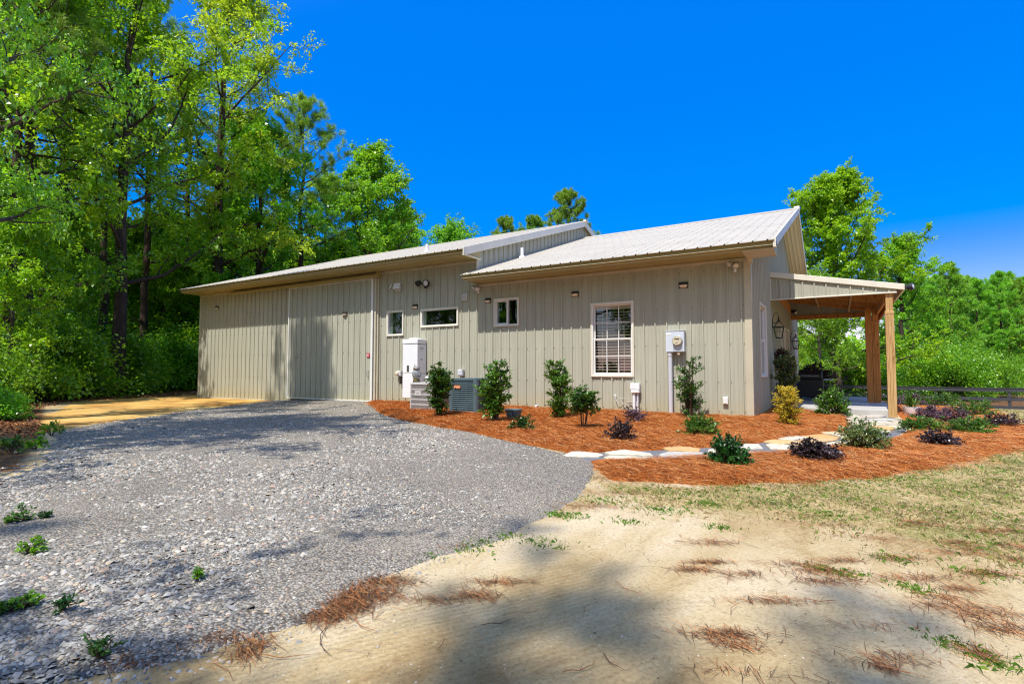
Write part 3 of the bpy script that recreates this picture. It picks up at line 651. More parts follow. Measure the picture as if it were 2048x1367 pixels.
M['debris'] = islandmat('fallen needles', [(0, (.07, .035, .02)), (.4, (.20, .09, .04)), (.7, (.40, .15, .05)), (1, (.52, .26, .10))], rough=.8)
def debris():
    r = np.random.default_rng(9); P = []; A = []; LL = []; Wd = []
    def clump(px, py, n, sx, sy, ang, L=.14):
        c = ground_at(px, py); u = r.normal(0, 1, (n, 2)); ca, sa = math.cos(ang), math.sin(ang)
        P.append(np.stack([c[0]+u[:, 0]*sx*ca-u[:, 1]*sy*sa, c[1]+u[:, 0]*sx*sa+u[:, 1]*sy*ca], 1)); A.append(r.uniform(0, PI, n)); LL.append(r.uniform(.4, 1.25, n)*L); Wd.append(np.full(n, .0022))
    # heaps of rusty needles along the gravel edge
    for px, py, n, sx, sy in [(735, 1190, 420, .10, .045), (690, 1215, 420, .07, .05), (765, 1165, 260, .09, .035), (650, 1235, 220, .05, .05), (955, 1190, 130, .06, .03), (1000, 1163, 90, .07, .015), (870, 1200, 60, .06, .02),
                              (420, 1275, 200, .06, .025), (500, 1300, 160, .035, .05), (350, 1290, 110, .06, .03), (250, 1320, 160, .06, .03), (120, 1290, 160, .06, .03), (60, 1330, 160, .04, .03), (270, 1230, 60, .03, .02), (90, 1190, 70, .06, .02),
                              (260, 1130, 40, .04, .015), (150, 1260, 90, .05, .02), (1640, 1145, 110, .09, .02), (1670, 1165, 120, .11, .025), (1600, 1130, 60, .09, .02), (1430, 1085, 80, .10, .03), (1840, 1160, 90, .10, .02), (1920, 1180, 60, .06, .015),
                              (1960, 1230, 80, .10, .02), (1900, 1215, 80, .08, .02), (1980, 1150, 90, .09, .02), (1800, 1120, 60, .08, .02), (2010, 1260, 80, .06, .02), (1960, 1310, 60, .03, .02), (1180, 1010, 160, .14, .06), (1240, 985, 140, .16, .06), (900, 1095, 50, .06, .02), (660, 888, 30, .08, .03)]:
        clump(px, py, n, sx, sy, .55)
    for k in range(70):
        px = r.uniform(1380, 2046); py = r.uniform(1000, 1350)
        if py < 1000+(px-1380)*.10 or vnoise(px*.011, py*.02) < .46: continue
        clump(px, py, int(r.uniform(25, 110)), r.uniform(.03, .12), r.uniform(.012, .035), .5, .10)
    for k in range(34):
        px = r.uniform(0, 110); py = r.uniform(960, 1330); clump(px, py, int(r.uniform(40, 120)), r.uniform(.03, .10), r.uniform(.015, .04), .5, .09)
    # single needles and twigs strewn on the sand
    reg = [(-.9, -10.2), (1.2, -9.6), (2.6, -8.4), (3.4, -6.4), (0, -6.2), (-.5, -7.2), (-.55, -9)]
    p = in_poly_points(reg, 620, r, lambda x, y: np.clip(fnoise(x*1.8, y*1.8)*2.2-.7, .05, 1)); P.append(p); A.append(r.normal(.2, .8, 620)); LL.append(r.uniform(.03, .19, 620)); Wd.append(r.uniform(.0014, .003, 620))
    p = in_poly_points(reg, 1100, r); P.append(p); A.append(r.uniform(0, PI, 1100)); LL.append(r.uniform(.005, .018, 1100)); Wd.append(r.uniform(.0015, .003, 1100))
    reg2 = [(-.6, -8.6), (-.6, -9.6), (-2.2, -10.6), (-5, -9), (-4, -8.4), (-2, -8.4)]
    p = in_poly_points(reg2, 700, r, lambda x, y: np.clip(fnoise(x*2.3, y*2.3)*3-1.1, .03, 1)); P.append(p); A.append(r.uniform(0, PI, 700)); LL.append(r.uniform(.02, .14, 700)); Wd.append(r.uniform(.0014, .003, 700))
    p = np.vstack(P); n = len(p)
    v, f = strips(p, np.concatenate(A), np.concatenate(LL), np.concatenate(Wd), gz(p[:, 0], p[:, 1])+.012*r.random(n)**2+.003, r, .1, .12)
    ob = np_obj('pine_needles', np_mesh('pine_needles', v, f, 'debris')); tag(ob, 'fallen brown pine needles strewn over sand and gravel', 'pine needles', kind='stuff')
    mb = MB()
    for px, py, ang, L in [(720, 1255, -.3, .20), (1160, 1345, .9, .12), (1250, 1180, -.5, .2), (1000, 1250, .9, .15), (1220, 1330, -.6, .14), (560, 1320, .5, .2), (640, 1290, -.6, .24), (1640, 1210, .4, .16), (1110, 945, .2, .3)]:
        c = ground_at(px, py); pts = []
        for k in range(5):
            t = k/4-.5; pts.append((c[0]+math.cos(ang+t*.5)*t*L, c[1]+math.sin(ang+t*.5)*t*L, float(gz(c[0], c[1]))+.006+.008*abs(math.sin(k*1.7))))
        mb.tube(pts, [.0011, .0016, .0015, .0012, .0005], 5); q_ = Vector(pts[2]); mb.tube([q_, q_+Vector((math.cos(ang+.7)*L*.22, math.sin(ang+.7)*L*.22, .012))], [.0010, .0004], 4)
    tag(mb.build('twigs', 'debris'), 'thin brown twigs lying on the sand', 'twigs', kind='stuff')
debris()

# ------------------------------------------------------------------ the house
RIB = .2286
HOUSE = thing('metal_house', 'long greige metal sided barn house with white metal roof and timber side porch', 'house', (0, 0, 0))

RIBS = ((-.019, 0), (-.0125, .026), (.0125, .026), (.019, 0), (.064, 0), (.069, .006), (.083, .006), (.088, 0), (.140, 0), (.145, .006), (.159, .006), (.164, 0))
ROOFRIBS = ((-.026, 0), (-.011, .012), (.011, .012), (.026, 0))
def profile(L, phase, roof=False):
    """corrugation of a metal wall panel: list of (u, out)"""
    cols = [(0, 0.0)]
    k0 = int(math.floor((0-phase)/RIB))-1; k1 = int((L-phase)/RIB)+2
    for k in range(k0, k1):
        c = phase+k*RIB
        for du, o in RIBS if not roof else ROOFRIBS:
            u = c+du
            if 1e-4 < u < L-1e-4: cols.append((u, o))
    cols.append((L, 0.0)); return cols
def siding(mb, org, U, Nn, L, zb, zt, openings=(), phase=.1, screws=()):
    """org plan origin, U along, Nn outward (plan vectors), zb/zt functions of u"""
    cols = profile(L, phase)
    us = [c[0] for c in cols]; os_ = [c[1] for c in cols]
    allu = sorted(set([round(u, 5) for u in us]+[round(v, 5) for o in openings for v in o[:2]]))
    po = np.interp(allu, us, os_)
    for (ua, oa), (ub, ob) in zip(zip(allu, po), zip(allu[1:], po[1:])):
        mid = (ua+ub)/2; spans = [(None, None)]
        cuts = sorted([(o[2], o[3]) for o in openings if o[0] < mid < o[1]])
        lo = 'b'; seg = []
        for c in cuts: seg.append((lo, c[0])); lo = c[1]
        seg.append((lo, 't'))
        for a, b in seg:
            za0 = zb(ua) if a == 'b' else a; za1 = zb(ub) if a == 'b' else a
            zt0 = zt(ua) if b == 't' else b; zt1 = zt(ub) if b == 't' else b
            if max(zt0-za0, zt1-za1) < 1e-3: continue
            P = lambda u, o, z: (org[0]+U[0]*u+Nn[0]*o, org[1]+U[1]*u+Nn[1]*o, z)
            mb.add([P(ua, oa, za0), P(ub, ob, za1), P(ub, ob, zt1), P(ua, oa, zt0)], [(0, 1, 2, 3)])
    k = 0
    for z in screws:
        k0 = int(math.floor((0-phase)/RIB)); k1 = int((L-phase)/RIB)+1
        for k in range(k0, k1+1):
            for du in (.035,):
                u = phase+k*RIB+du
                if not (.05 < u < L-.05) or any(o[0]-.03 < u < o[1]+.03 and o[2]-.03 < z < o[3]+.03 for o in openings): continue
                if zb(u) > z-.05 or zt(u) < z+.05: continue
                c = (org[0]+U[0]*u+Nn[0]*.004, org[1]+U[1]*u+Nn[1]*.004)
                mb.box(c[0]-.006, c[0]+.006, c[1]-.006, c[1]+.006, z-.006, z+.006, 1)

DEPTH = 12.46; RIDGE_Y = 6.23
zr = lambda y: 3.10+(min(y, DEPTH-y)+.654)/3           # main roof surface
zbn = lambda y: 3.70+.325*(min(y, DEPTH-y)+.7)         # barn roof surface
XL, XM = -18.29, -6.10
# windows (u measured as x on the front, y on the side)
WIN = {'a': (-9.06, -8.45, 1.79, 2.475), 'b': (-7.87, -6.645, 1.975, 2.455), 'c': (-5.60, -4.90, 1.90, 2.565), 'd': (-3.13, -2.19, .745, 2.30)}
ops = [(w[0]-XL+.03, w[1]-XL-.03, w[2]+.03, w[3]-.03) for w in WIN.values()]
mb = MB()
siding(mb, (XL, 0), (1, 0), (0, -1), -XL, lambda u: -.2, lambda u: 3.60 if u < XM-XL else 3.0, ops, phase=(18.29-.157) % RIB, screws=(.12, .66, 1.37, 2.08, 2.78))
mb.build('wall', ['siding', 'screw'], HOUSE)
mb = MB()
sideops = [(1.09, 2.09, .77, 2.22), (5.65, 6.72, -.02, 2.05), (7.35, 8.2, .75, 2.1), (10.75, 11.9, .75, 2.2)]
siding(mb, (0, 0), (0, 1), (1, 0), DEPTH, lambda u: -.25, lambda u: zr(u)-.09, sideops, phase=.12, screws=(.66, 1.37, 2.08, 2.78))
mb.build('gable_wall', ['siding', 'screw'], HOUSE)
mb = MB()
siding(mb, (XM, -.03), (0, 1), (1, 0), DEPTH, lambda u: zr(u)-.12 if u > .05 else 3.0, lambda u: zbn(u)-.07, (), phase=.09)
mb.build('barn_gable_wall', ['siding', 'screw'], HOUSE)
mb = MB()
siding(mb, (XL, DEPTH), (0, -1), (-1, 0), DEPTH, lambda u: -.2, lambda u: zbn(u)-.07, (), phase=.09)
siding(mb, (0, DEPTH), (-1, 0), (0, 1), -XL, lambda u: -1.0, lambda u: 3.0 if u < -XM else 3.6, (), phase=.09)
mb.build('rear_wall', ['siding', 'screw'], HOUSE)

# corner trims, base trim
mb = MB()
mb.prism([(-.105, -.022), (.022, -.022), (.022, .085), (.001, .085), (.001, -.001), (-.105, -.001)], 2, -.2, 3.0); mb.build('corner_trim', 'trim', HOUSE, bevel=.004); mb = MB()
mb.prism([(XL+.10, -.001), (XL-.001, -.001), (XL-.001, .10), (XL-.022, .10), (XL-.022, -.022), (XL+.10, -.022)], 2, -.2, 3.58); mb.build('corner_trim', 'trim', HOUSE, bevel=.004); mb = MB()
mb.box(XM-.002, XM+.025, -.055, .075, 3.09, 3.60)
mb.build('corner_trim', 'trim', HOUSE, bevel=.004)
mb = MB()
mb.box(XL+.1, -13.15, -.030, -.004, -.10, -.055); mb.box(-9.40, -.105, -.030, -.004, -.06, -.012); mb.build('base_trim', 'trim', HOUSE)
mb = MB(); mb.box(XM+.06, -.105, -.034, -.004, 2.89, 2.95); mb.box(XL+.1, XM-.02, -.034, -.004, 3.49, 3.555); mb.build('eave_trim', 'trim', HOUSE, bevel=.004)

def roof_slope(mb, x0, x1, ye, ze, yr, zrg, phase=.0):
    cols = profile(x1-x0, phase, True); n = Vector((0, -(zrg-ze), (yr-ye))); n = n if n.z > 0 else -n; n.normalize()
    v = []; k = len(cols)
    for (y, z) in ((ye, ze), (yr, zrg)):
        v += [(x0+u, y+n.y*o, z+n.z*o) for u, o in cols]
    v += [(x0, ye, ze-.012), (x1, ye, ze-.012), (x1, yr, zrg-.012), (x0, yr, zrg-.012)]
    f = [(i, i+1, k+i+1, k+i) for i in range(k-1)]+[(2*k, 2*k+3, 2*k+2, 2*k+1)]
    # little end faces under each rib at the eave
    mb.add(v, f)
    for i in range(k-1):
        a, b = cols[i], cols[i+1]
        mb.add([(x0+a[0], ye, ze-.012), (x0+b[0], ye, ze-.012), (x0+b[0], ye+n.y*b[1], ze+n.z*b[1]), (x0+a[0], ye+n.y*a[1], ze+n.z*a[1])], [(0, 1, 2, 3)], 2 if a[1]+b[1] > .02 else 0)
    L = math.hypot(yr-ye, zrg-ze)
    for kx in range(int((x1-x0)/RIB)+1):
        u = phase+kx*RIB+.036
        if u > x1-x0-.03: continue
        for t in np.arange(.08, L, .61):
            c = (x0+u, ye+(yr-ye)*t/L+n.y*.004, ze+(zrg-ze)*t/L+n.z*.004); mb.box(c[0]-.0045, c[0]+.0045, c[1]-.0045, c[1]+.0045, c[2]-.003, c[2]+.004, 1)
mb = MB()
roof_slope(mb, -6.085, .48, -.70, zr(-.70), RIDGE_Y, zr(RIDGE_Y), .06)
roof_slope(mb, -6.085, .48, DEPTH+.70, zr(-.70), RIDGE_Y, zr(RIDGE_Y), .06)
zt = zr(RIDGE_Y); mb.prism([(RIDGE_Y-.2, zt-.05), (RIDGE_Y, zt+.035), (RIDGE_Y+.2, zt-.05), (RIDGE_Y+.2, zt-.062), (RIDGE_Y-.2, zt-.062)], 0, -6.085, .50)
mb.build('roof', ['roof', 'screw', 'bronze'], HOUSE)
mb = MB()
roof_slope(mb, -18.37, -5.985, -.745, zbn(-.745), RIDGE_Y, zbn(RIDGE_Y), .12)
roof_slope(mb, -18.37, -5.985, DEPTH+.745, zbn(-.745), RIDGE_Y, zbn(RIDGE_Y), .12)
zt = zbn(RIDGE_Y); mb.prism([(RIDGE_Y-.2, zt-.04), (RIDGE_Y, zt+.04), (RIDGE_Y+.2, zt-.04), (RIDGE_Y+.2, zt-.055), (RIDGE_Y-.2, zt-.055)], 0, -18.37, -5.96)
mb.build('barn_roof', ['roof', 'screw', 'bronze'], HOUSE)

def eave(name, x0, x1, zs, ye, zroof):
    """boxed gutter fascia and soffit along the front eave (front and rear)"""
    prof = [(ye, zroof-.02), (ye-.006, zroof-.05), (ye+.012, zroof-.055), (ye+.014, zs+.045), (ye+.055, zs+.040), (ye+.06, zs+.012), (ye+.17, zs+.008), (ye+.17, zs+.030), (ye+.19, zs+.030), (ye+.19, zs+.008),
            (ye+.34, zs+.006), (ye+.34, zs+.030), (ye+.36, zs+.030), (ye+.36, zs+.006), (ye+.52, zs+.004), (ye+.52, zs+.026), (ye+.54, zs+.026), (ye+.54, zs+.004), (-.004, zs), (-.004, zroof+.05)]
    mb = MB(); mb.prism(prof, 0, x0, x1); mb.build(name, 'fascia', HOUSE)
    mb = MB(); mb.box(x0, x1, ye-.012, ye+.013, zs+.046, zs+.054); mb.box(x0, x1, ye+.058, ye+.068, zs+.002, zs+.012); mb.build('gutter_lip', 'trim', HOUSE)  # light edge lines put in by colour, where the relief shades too flatly
    mb = MB(); mb.prism([(2*RIDGE_Y-p[0], p[1]) for p in prof], 0, x0, x1); mb.build(name, 'fascia', HOUSE)
eave('eave_fascia', -6.07, .455, 2.955, -.654, 3.10)
eave('barn_eave_fascia', -18.34, -6.0, 3.56, -.69, 3.705)

# rakes
def rake(mb, x0, x1, zf, y0, top, bot):
    a, b, c = (y0, zf(y0)), (RIDGE_Y, zf(RIDGE_Y)), (DEPTH-y0, zf(DEPTH-y0))
    mb.prism([(a[0], a[1]+top), (b[0], b[1]+top), (b[0], b[1]-bot), (a[0], a[1]-bot)], 0, x0, x1)
    mb.prism([(b[0], b[1]+top), (c[0], c[1]+top), (c[0], c[1]-bot), (b[0], b[1]-bot)], 0, x0, x1)
mb = MB(); rake(mb, -5.985, -5.955, lambda y: zbn(y) if 0 <= y <= DEPTH else 3.70+.325*((y if y < 0 else DEPTH-y)+.7), -.745, .03, .165)
mb.prism([(-.73, 3.56), (-.03, 3.56), (-.03, 3.535), (-.73, 3.545)], 0, -6.02, -5.955)
mb.box(-6.0, -5.9, RIDGE_Y-.10, RIDGE_Y+.10, zbn(RIDGE_Y)-.02, zbn(RIDGE_Y)+.05)
mb.build('barn_rake_trim', 'rake', HOUSE, bevel=.006)
# closing soffit between barn rake and gable wall
mb = MB(); rake(mb, XM+.0, -5.985, zbn, 0.0, -.055, .075); mb.build('barn_rake_soffit', 'fascia', HOUSE)
mb = MB(); rake(mb, .48, .505, lambda y: 3.10+((y if y < RIDGE_Y else DEPTH-y)+.654)/3, -.70, .03, .135)
mb.box(.455, .505, -.68, -.58, 2.955, 3.07)
mb.box(.38, .52, RIDGE_Y-.12, RIDGE_Y+.12, zr(RIDGE_Y)-.05, zr(RIDGE_Y)+.045); mb.build('rake_trim', 'rake', HOUSE, bevel=.006)
mb = MB()
zs_ = lambda y: 3.10+((y if y < RIDGE_Y else DEPTH-y)+.654)/3-.10
xs_ = [(.02, 0), (.10, 0), (.105, -.022), (.125, -.022), (.13, 0), (.21, 0), (.215, -.022), (.235, -.022), (.24, 0), (.32, 0), (.325, -.022), (.345, -.022), (.35, 0), (.42, 0), (.425, -.022), (.445, -.022), (.45, 0), (.479, 0)]
for ya, yb in ((-.6, RIDGE_Y), (RIDGE_Y, DEPTH+.6)):
    v = [(x, y, zs_(y)+d) for y in (ya, yb) for x, d in xs_]; k = len(xs_)
    mb.add(v, [(i, i+1, k+i+1, k+i) for i in range(k-1)])
mb.build('rake_soffit', 'soffit', HOUSE)
# the small return at the corner under the eave
mb = MB(); mb.prism([(-.64, 2.953), (.0, 2.953), (.0, 2.925), (-.62, 2.935)], 0, -.04, .455); mb.prism([(-.10, 2.925), (.02, 2.925), (.02, 2.84), (-.05, 2.86)], 0, -.03, .05); mb.build('eave_return', 'trim', HOUSE, bevel=.004)

# roof pipes
mb = MB(); zb_ = zbn(.453); mb.lathe([(.10, -.03), (.07, .03), (.05, .09), (.043, .13)], (-8.075, .453, zb_), 16, 1); mb.lathe([(.04, .08), (.04, .20), (.03, .2)], (-8.075, .453, zb_), 16, 0)
mb.build('vent_pipe', ['white', 'pvc'], HOUSE, smooth=True)
mb = MB(); zb_ = zr(1.823); mb.lathe([(.11, -.04), (.08, .02), (.055, .05)], (-5.90, 1.823, zb_), 16); mb.lathe([(.043, .0), (.043, .26), (.03, .26)], (-5.90, 1.823, zb_), 16)
mb.build('vent_pipe', 'white', HOUSE, smooth=True)

# ---- windows
def window(style, P, W, name='window'):
    """P(u, out, z) -> world; W = u0,u1,z0,z1"""
    u0, u1, z0, z1 = W
    def bx(mb, a0, a1, o0, o1, b0, b1, mi=None):
        v = [P(a, o, b) for b in (b0, b1) for o in (o0, o1) for a in (a0, a1)]
        mb.add(v, [(0, 2, 3, 1), (4, 5, 7, 6), (0, 1, 5, 4), (2, 6, 7, 3), (0, 4, 6, 2), (1, 3, 7, 5)], mi)
    def ring(mb, a0, a1, b0, b1, w, o0, o1, mi=None):
        bx(mb, a0, a0+w, o0, o1, b0, b1, mi); bx(mb, a1-w, a1, o0, o1, b0, b1, mi); bx(mb, a0+w, a1-w, o0, o1, b0, b0+w, mi); bx(mb, a0+w, a1-w, o0, o1, b1-w, b1, mi)
    mb = MB()
    ring(mb, u0, u1, z0, z1, .030, .002, .040, 1); ring(mb, u0+.030, u1-.030, z0+.030, z1-.030, .024, -.05, .030, 0)
    win = mb.build(name, ['frame', 'rake'], HOUSE, bevel=.003)
    a0, a1, b0, b1 = u0+.054, u1-.054, z0+.054, z1-.054
    def pane(c0, c1, d0, d1, o):
        g = MB(); g.add([P(c0, o, d0), P(c1, o, d0), P(c1, o, d1), P(c0, o, d1)], [(0, 1, 2, 3)]); g.build('pane', 'glass', win)
    if style == 'fixed':
        pane(a0, a1, b0, b1, -.02)
    elif style == 'slider':
        m = (a0+a1)/2
        s = MB(); ring(s, a0, m+.02, b0, b1, .03, -.03, .0); s.build('sash', 'frame', win, bevel=.002)
        s = MB(); bx(s, m+.02, m+.045, -.045, .018, b0, b1); s.build('sash', 'frame', win, bevel=.002)
        pane(a0+.03, m-.01, b0+.03, b1-.03, -.018); pane(m+.045, a1, b0, b1, -.035)
    elif style in ('hung', 'plainhung'):
        m = (b0+b1)/2
        for lo, hi, o in ((m-.02, b1, -.03), (b0, m+.02, -.008)):
            s = MB(); ring(s, a0, a1, lo, hi, .028, o-.022, o)
            if style == 'hung':
                for t in (1/3, 2/3):
                    x = a0+.032+(a1-a0-.064)*t; bx(s, x-.009, x+.009, o-.018, o-.003, lo+.032, hi-.032)
                zc = (lo+hi)/2
                for t in range(3):
                    w = (a1-a0-.064)/3; bx(s, a0+.032+w*t+.009*(t > 0), a0+.032+w*(t+1)-.009*(t < 2), o-.018, o-.003, zc-.009, zc+.009)
            s.build('sash', 'frame', win, bevel=.002)
            pane(a0+.032, a1-.032, lo+.032, hi-.032, o-.016)
        if style == 'hung':
            s = MB(); z = b0+.03; k = 0
            while z < b1-.10:
                v = [P(a, o, zz) for a in (a0+.03, a1-.03) for (o, zz) in ((-.096, z+.006), (-.060, z-.004), (-.060, z+.004), (-.096, z+.011))]
                s.add(v, [(0, 1, 5, 4), (1, 2, 6, 5), (2, 3, 7, 6), (3, 0, 4, 7), (0, 3, 2, 1), (4, 5, 6, 7)]); z += .060
            bx(s, a0+.02, a1-.02, -.13, -.06, b1-.09, b1-.01)
            for x in (a0+.18, a1-.18): bx(s, x-.004, x+.004, -.055, -.053, b0+.02, b1-.05)
            s.build('blind', 'blind', win)
    # lined reveal and the unlit room behind
    s = MB(); ring(s, u0+.028, u1-.028, z0+.028, z1-.028, .010, -.17, -.05, 0); s.build('reveal', 'revealgreen' if style != 'hung' else 'darkint', win)
    s = MB(); ring(s, u0-.5, u1+.5, z0-.4, z1+.4, .012, -1.4, -.172); bx(s, u0-.5, u1+.5, -1.42, -1.4, z0-.4, z1+.4); s.build('room', 'darkint', win)
    return win
PF = lambda u, o, z: (u, -o, z)
PS = lambda u, o, z: (o, u, z)
window('fixed', PF, WIN['a']); window('fixed', PF, WIN['b']); window('slider', PF, WIN['c'])
w_ = window('hung', PF, WIN['d']); w_['label'] = 'tall white grid window with brown slatted blind'
window('plainhung', PS, (1.06, 2.12, .737, 2.252)); window('plainhung', PS, (7.32, 8.24, .7, 2.12)); window('plainhung', PS, (10.7, 11.95, .7, 2.25))
# entrance door under the porch
mb = MB(); mb.box(.002, .045, 5.6, 5.68, -.02, 2.1); mb.box(.002, .045, 6.70, 6.78, -.02, 2.1); mb.box(.002, .045, 5.68, 6.70, 2.02, 2.1)
dr = mb.build('door', 'frame', HOUSE, bevel=.003); dr['label'] = 'white framed glazed door under the porch'
mb = MB(); mb.box(-.04, .012, 5.68, 5.80, .0, 2.02); mb.box(-.04, .012, 6.58, 6.70, .0, 2.02); mb.box(-.04, .012, 5.80, 6.58, .0, .28); mb.box(-.04, .012, 5.80, 6.58, 1.88, 2.02); mb.build('door_leaf', 'frame', dr, bevel=.003)
mb = MB(); mb.add([(-.015, 5.8, .28), (-.015, 6.58, .28), (-.015, 6.58, 1.88), (-.015, 5.8, 1.88)], [(0, 1, 2, 3)]); mb.build('pane', 'glass', dr)
mb = MB(); mb.box(-.9, -.88, 5.3, 7.1, -.1, 2.3); mb.build('room', 'darkint', dr)

# ---- sliding barn door with its track cover
mb = MB()
siding(mb, (-13.12, -.085), (1, 0), (0, -1), 3.60, lambda u: .03, lambda u: 3.39, (), phase=.13, screws=(.5, 1.37, 2.24))
mb.box(-13.12, -9.52, -.084, -.035, .03, 3.39, 0)
bd = mb.build('barn_door', ['siding', 'screw'], HOUSE); bd['label'] = 'wide sliding barn door of ribbed metal'
mb = MB(); mb.box(-13.14, -13.10, -.112, -.03, .025, 3.41); mb.box(-13.10, -9.56, -.112, -.03, 3.375, 3.405); mb.box(-13.10, -9.56, -.112, -.03, .02, .05); mb.box(-9.575, -9.50, -.115, -.03, .02, 3.41)
mb.build('edge_trim', 'frame', bd, bevel=.004)
mb = MB(); mb.tube([(-9.66, -.10, .90), (-9.66, -.15, .88), (-9.66, -.16, .80), (-9.66, -.15, .72), (-9.66, -.10, .70)], .011, 8); mb.build('handle', 'galv', bd, smooth=True)
mb = MB(); mb.lathe([(.03, 0), (.03, .02), (.018, .03)], (0, 0, 0), 12, 0, Matrix.Translation((-12.70, -.10, 1.30)) @ Matrix.Rotation(PI/2, 4, 'X')); mb.build('lock', 'galv', bd, smooth=True)
mb = MB(); mb.box(-9.715, -9.605, -.110, -.104, 1.235, 1.345, 0); mb.box(-9.695, -9.625, -.1125, -.110, 1.30, 1.312, 1); mb.box(-9.695, -9.64, -.1125, -.110, 1.265, 1.273, 1); mb.box(-9.70, -9.655, -.1125, -.110, 1.28, 1.292, 1)
mb.build('warning_sticker', ['red', 'white'], bd)
mb = MB(); mb.prism([(-.02, 3.545), (-.16, 3.50), (-.185, 3.46), (-.185, 3.395), (-.17, 3.395), (-.17, 3.44), (-.02, 3.46)], 0, -16.24, -9.28); mb.box(-9.30, -9.27, -.19, -.02, 3.40, 3.56); mb.build('track_cover', 'fascia', HOUSE)
mb = MB(); mb.box(-9.46, -9.40, -.10, -.002, -.05, 3.42); mb.box(-9.39, -9.345, -.060, -.002, -.05, 3.45); mb.build('door_jamb', 'trim', HOUSE, bevel=.004)

# ---- porch
Y0, Y1 = 3.15, 9.19
slope = lambda x: 3.153-(x-.028)*.1948
mb = MB(); mb.box(.03, 2.33, 3.17, 9.40, -.5, .045); mb.build('porch_slab', 'concrete', HOUSE, bevel=.012)
mb = MB()
siding(mb, (.03, Y0), (1, 0), (0, -1), 2.38, lambda u: 2.52, lambda u: max(2.521, slope(.03+u)-.10), (), phase=.20); mb.build('porch_gable', ['siding', 'screw'], HOUSE); mb = MB()
siding(mb, (2.41, Y1+.08), (-1, 0), (0, 1), 2.38, lambda u: 2.66, lambda u: max(2.661, slope(2.41-u)-.05), (), phase=.20)
siding(mb, (.03, Y1+.02), (1, 0), (0, -1), 2.38, lambda u: 2.66, lambda u: max(2.661, slope(.03+u)-.05), (), phase=.20)
mb.build('porch_gable', ['siding', 'screw'], HOUSE)
mb = MB(); mb.box(.0, 2.42, Y0-.03, Y0+.03, 2.498, 2.525); mb.box(.0, .045, Y0-.03, Y0+.03, 2.525, 3.02)
mb.prism([(.0, slope(0)+.012), (2.555, slope(2.555)+.012), (2.555, slope(2.555)-.112), (.0, slope(0)-.112)], 1, Y0-.05, Y0-.004)
mb.prism([(.0, slope(0)+.012), (2.555, slope(2.555)+.012), (2.555, slope(2.555)-.112), (.0, slope(0)-.112)], 1, Y1+.10, Y1+.145)
mb.box(2.525, 2.56, Y0-.004, Y1+.10, slope(2.55)-.115, slope(2.55)+.010)
mb.build('porch_fascia', 'rake', HOUSE, bevel=.006)
mb = MB(); cols = profile(Y1-Y0+.1, .1)
v = [(x, Y0-.0+u, slope(x)+.0+o) for x in (.0, 2.525) for u, o in cols]; k = len(cols); mb.add(v, [(i, i+1, k+i+1, k+i) for i in range(k-1)])
v = [(x, Y0+u, slope(x)-.014+o*.0) for x in (.0, 2.525) for u, o in cols]; mb.add(v, [(i, k+i, k+i+1, i+1) for i in range(k-1)])
mb.build('porch_roof', 'roof', HOUSE)
def slopeboard(name, y, t=.045, h=.15, x0=.04, x1=2.40, drop=.018):
    mb = MB(); mb.prism([(x0, slope(x0)-drop), (x1, slope(x1)-drop), (x1, slope(x1)-drop-h), (x0, slope(x0)-drop-h)], 1, y, y+t); mb.build(name, 'wood', HOUSE, bevel=.004)
for y in (3.28, 4.45, 5.65, 6.85, 8.05): slopeboard('rafter', y)
for x in (.82, 1.62):
    for ya, yb in ((3.325, 4.45), (4.495, 5.65), (5.695, 6.85), (6.895, 8.05), (8.095, 9.14)):
        if x == .82 and int(ya*10) % 2: pass
        mb = MB(); mb.box(x, x+.04, ya, yb, slope(x+.04)-.022-.14, slope(x+.04)-.022); mb.build('blocking', 'woodpale', HOUSE, bevel=.003)
mb = MB(); mb.box(.004, .045, 3.33, 9.14, 2.72, 2.98); mb.build('ledger', 'wood', HOUSE, bevel=.004)
mb = MB(); mb.box(.02, 2.12, Y1-.05, Y1-.002, 2.515, 2.655); mb.build('tie_beam', 'wood', HOUSE, bevel=.005)
mb = MB(); mb.box(2.19, 2.235, 3.305, 9.14, 2.30, 2.495); mb.build('header_beam', 'wood', HOUSE, bevel=.005)
mb = MB(); mb.box(2.335, 2.38, 3.305, 9.14, 2.30, 2.495); mb.build('header_beam', 'wood', HOUSE, bevel=.005)
def post(y, pale, xo=0, zb=-.12):
    mb = MB(); m = 'woodpale' if pale else 'wood'
    for i in range(3): mb.box(2.205+xo+i*.0515, 2.205+xo+i*.0515+.0505, y-.002*(i == 1), y+.15, zb, 2.09)
    for i in range(2): mb.box(2.222+xo+i*.064, 2.222+xo+i*.064+.063, y+.02, y+.14, 2.09, 2.497)
    mb.box(2.20+xo, 2.365+xo, y-.006, y+.02, 2.06, 2.13)
    return mb.build('post', m, HOUSE, bevel=.006)
post(Y0, True); post(6.10, False, -.11); post(8.98, False, -.08)
mb = MB(); mb.box(1.95, 2.085, 6.10, 6.25, -.1, 2.497); mb.build('post', 'wood', HOUSE, bevel=.006)

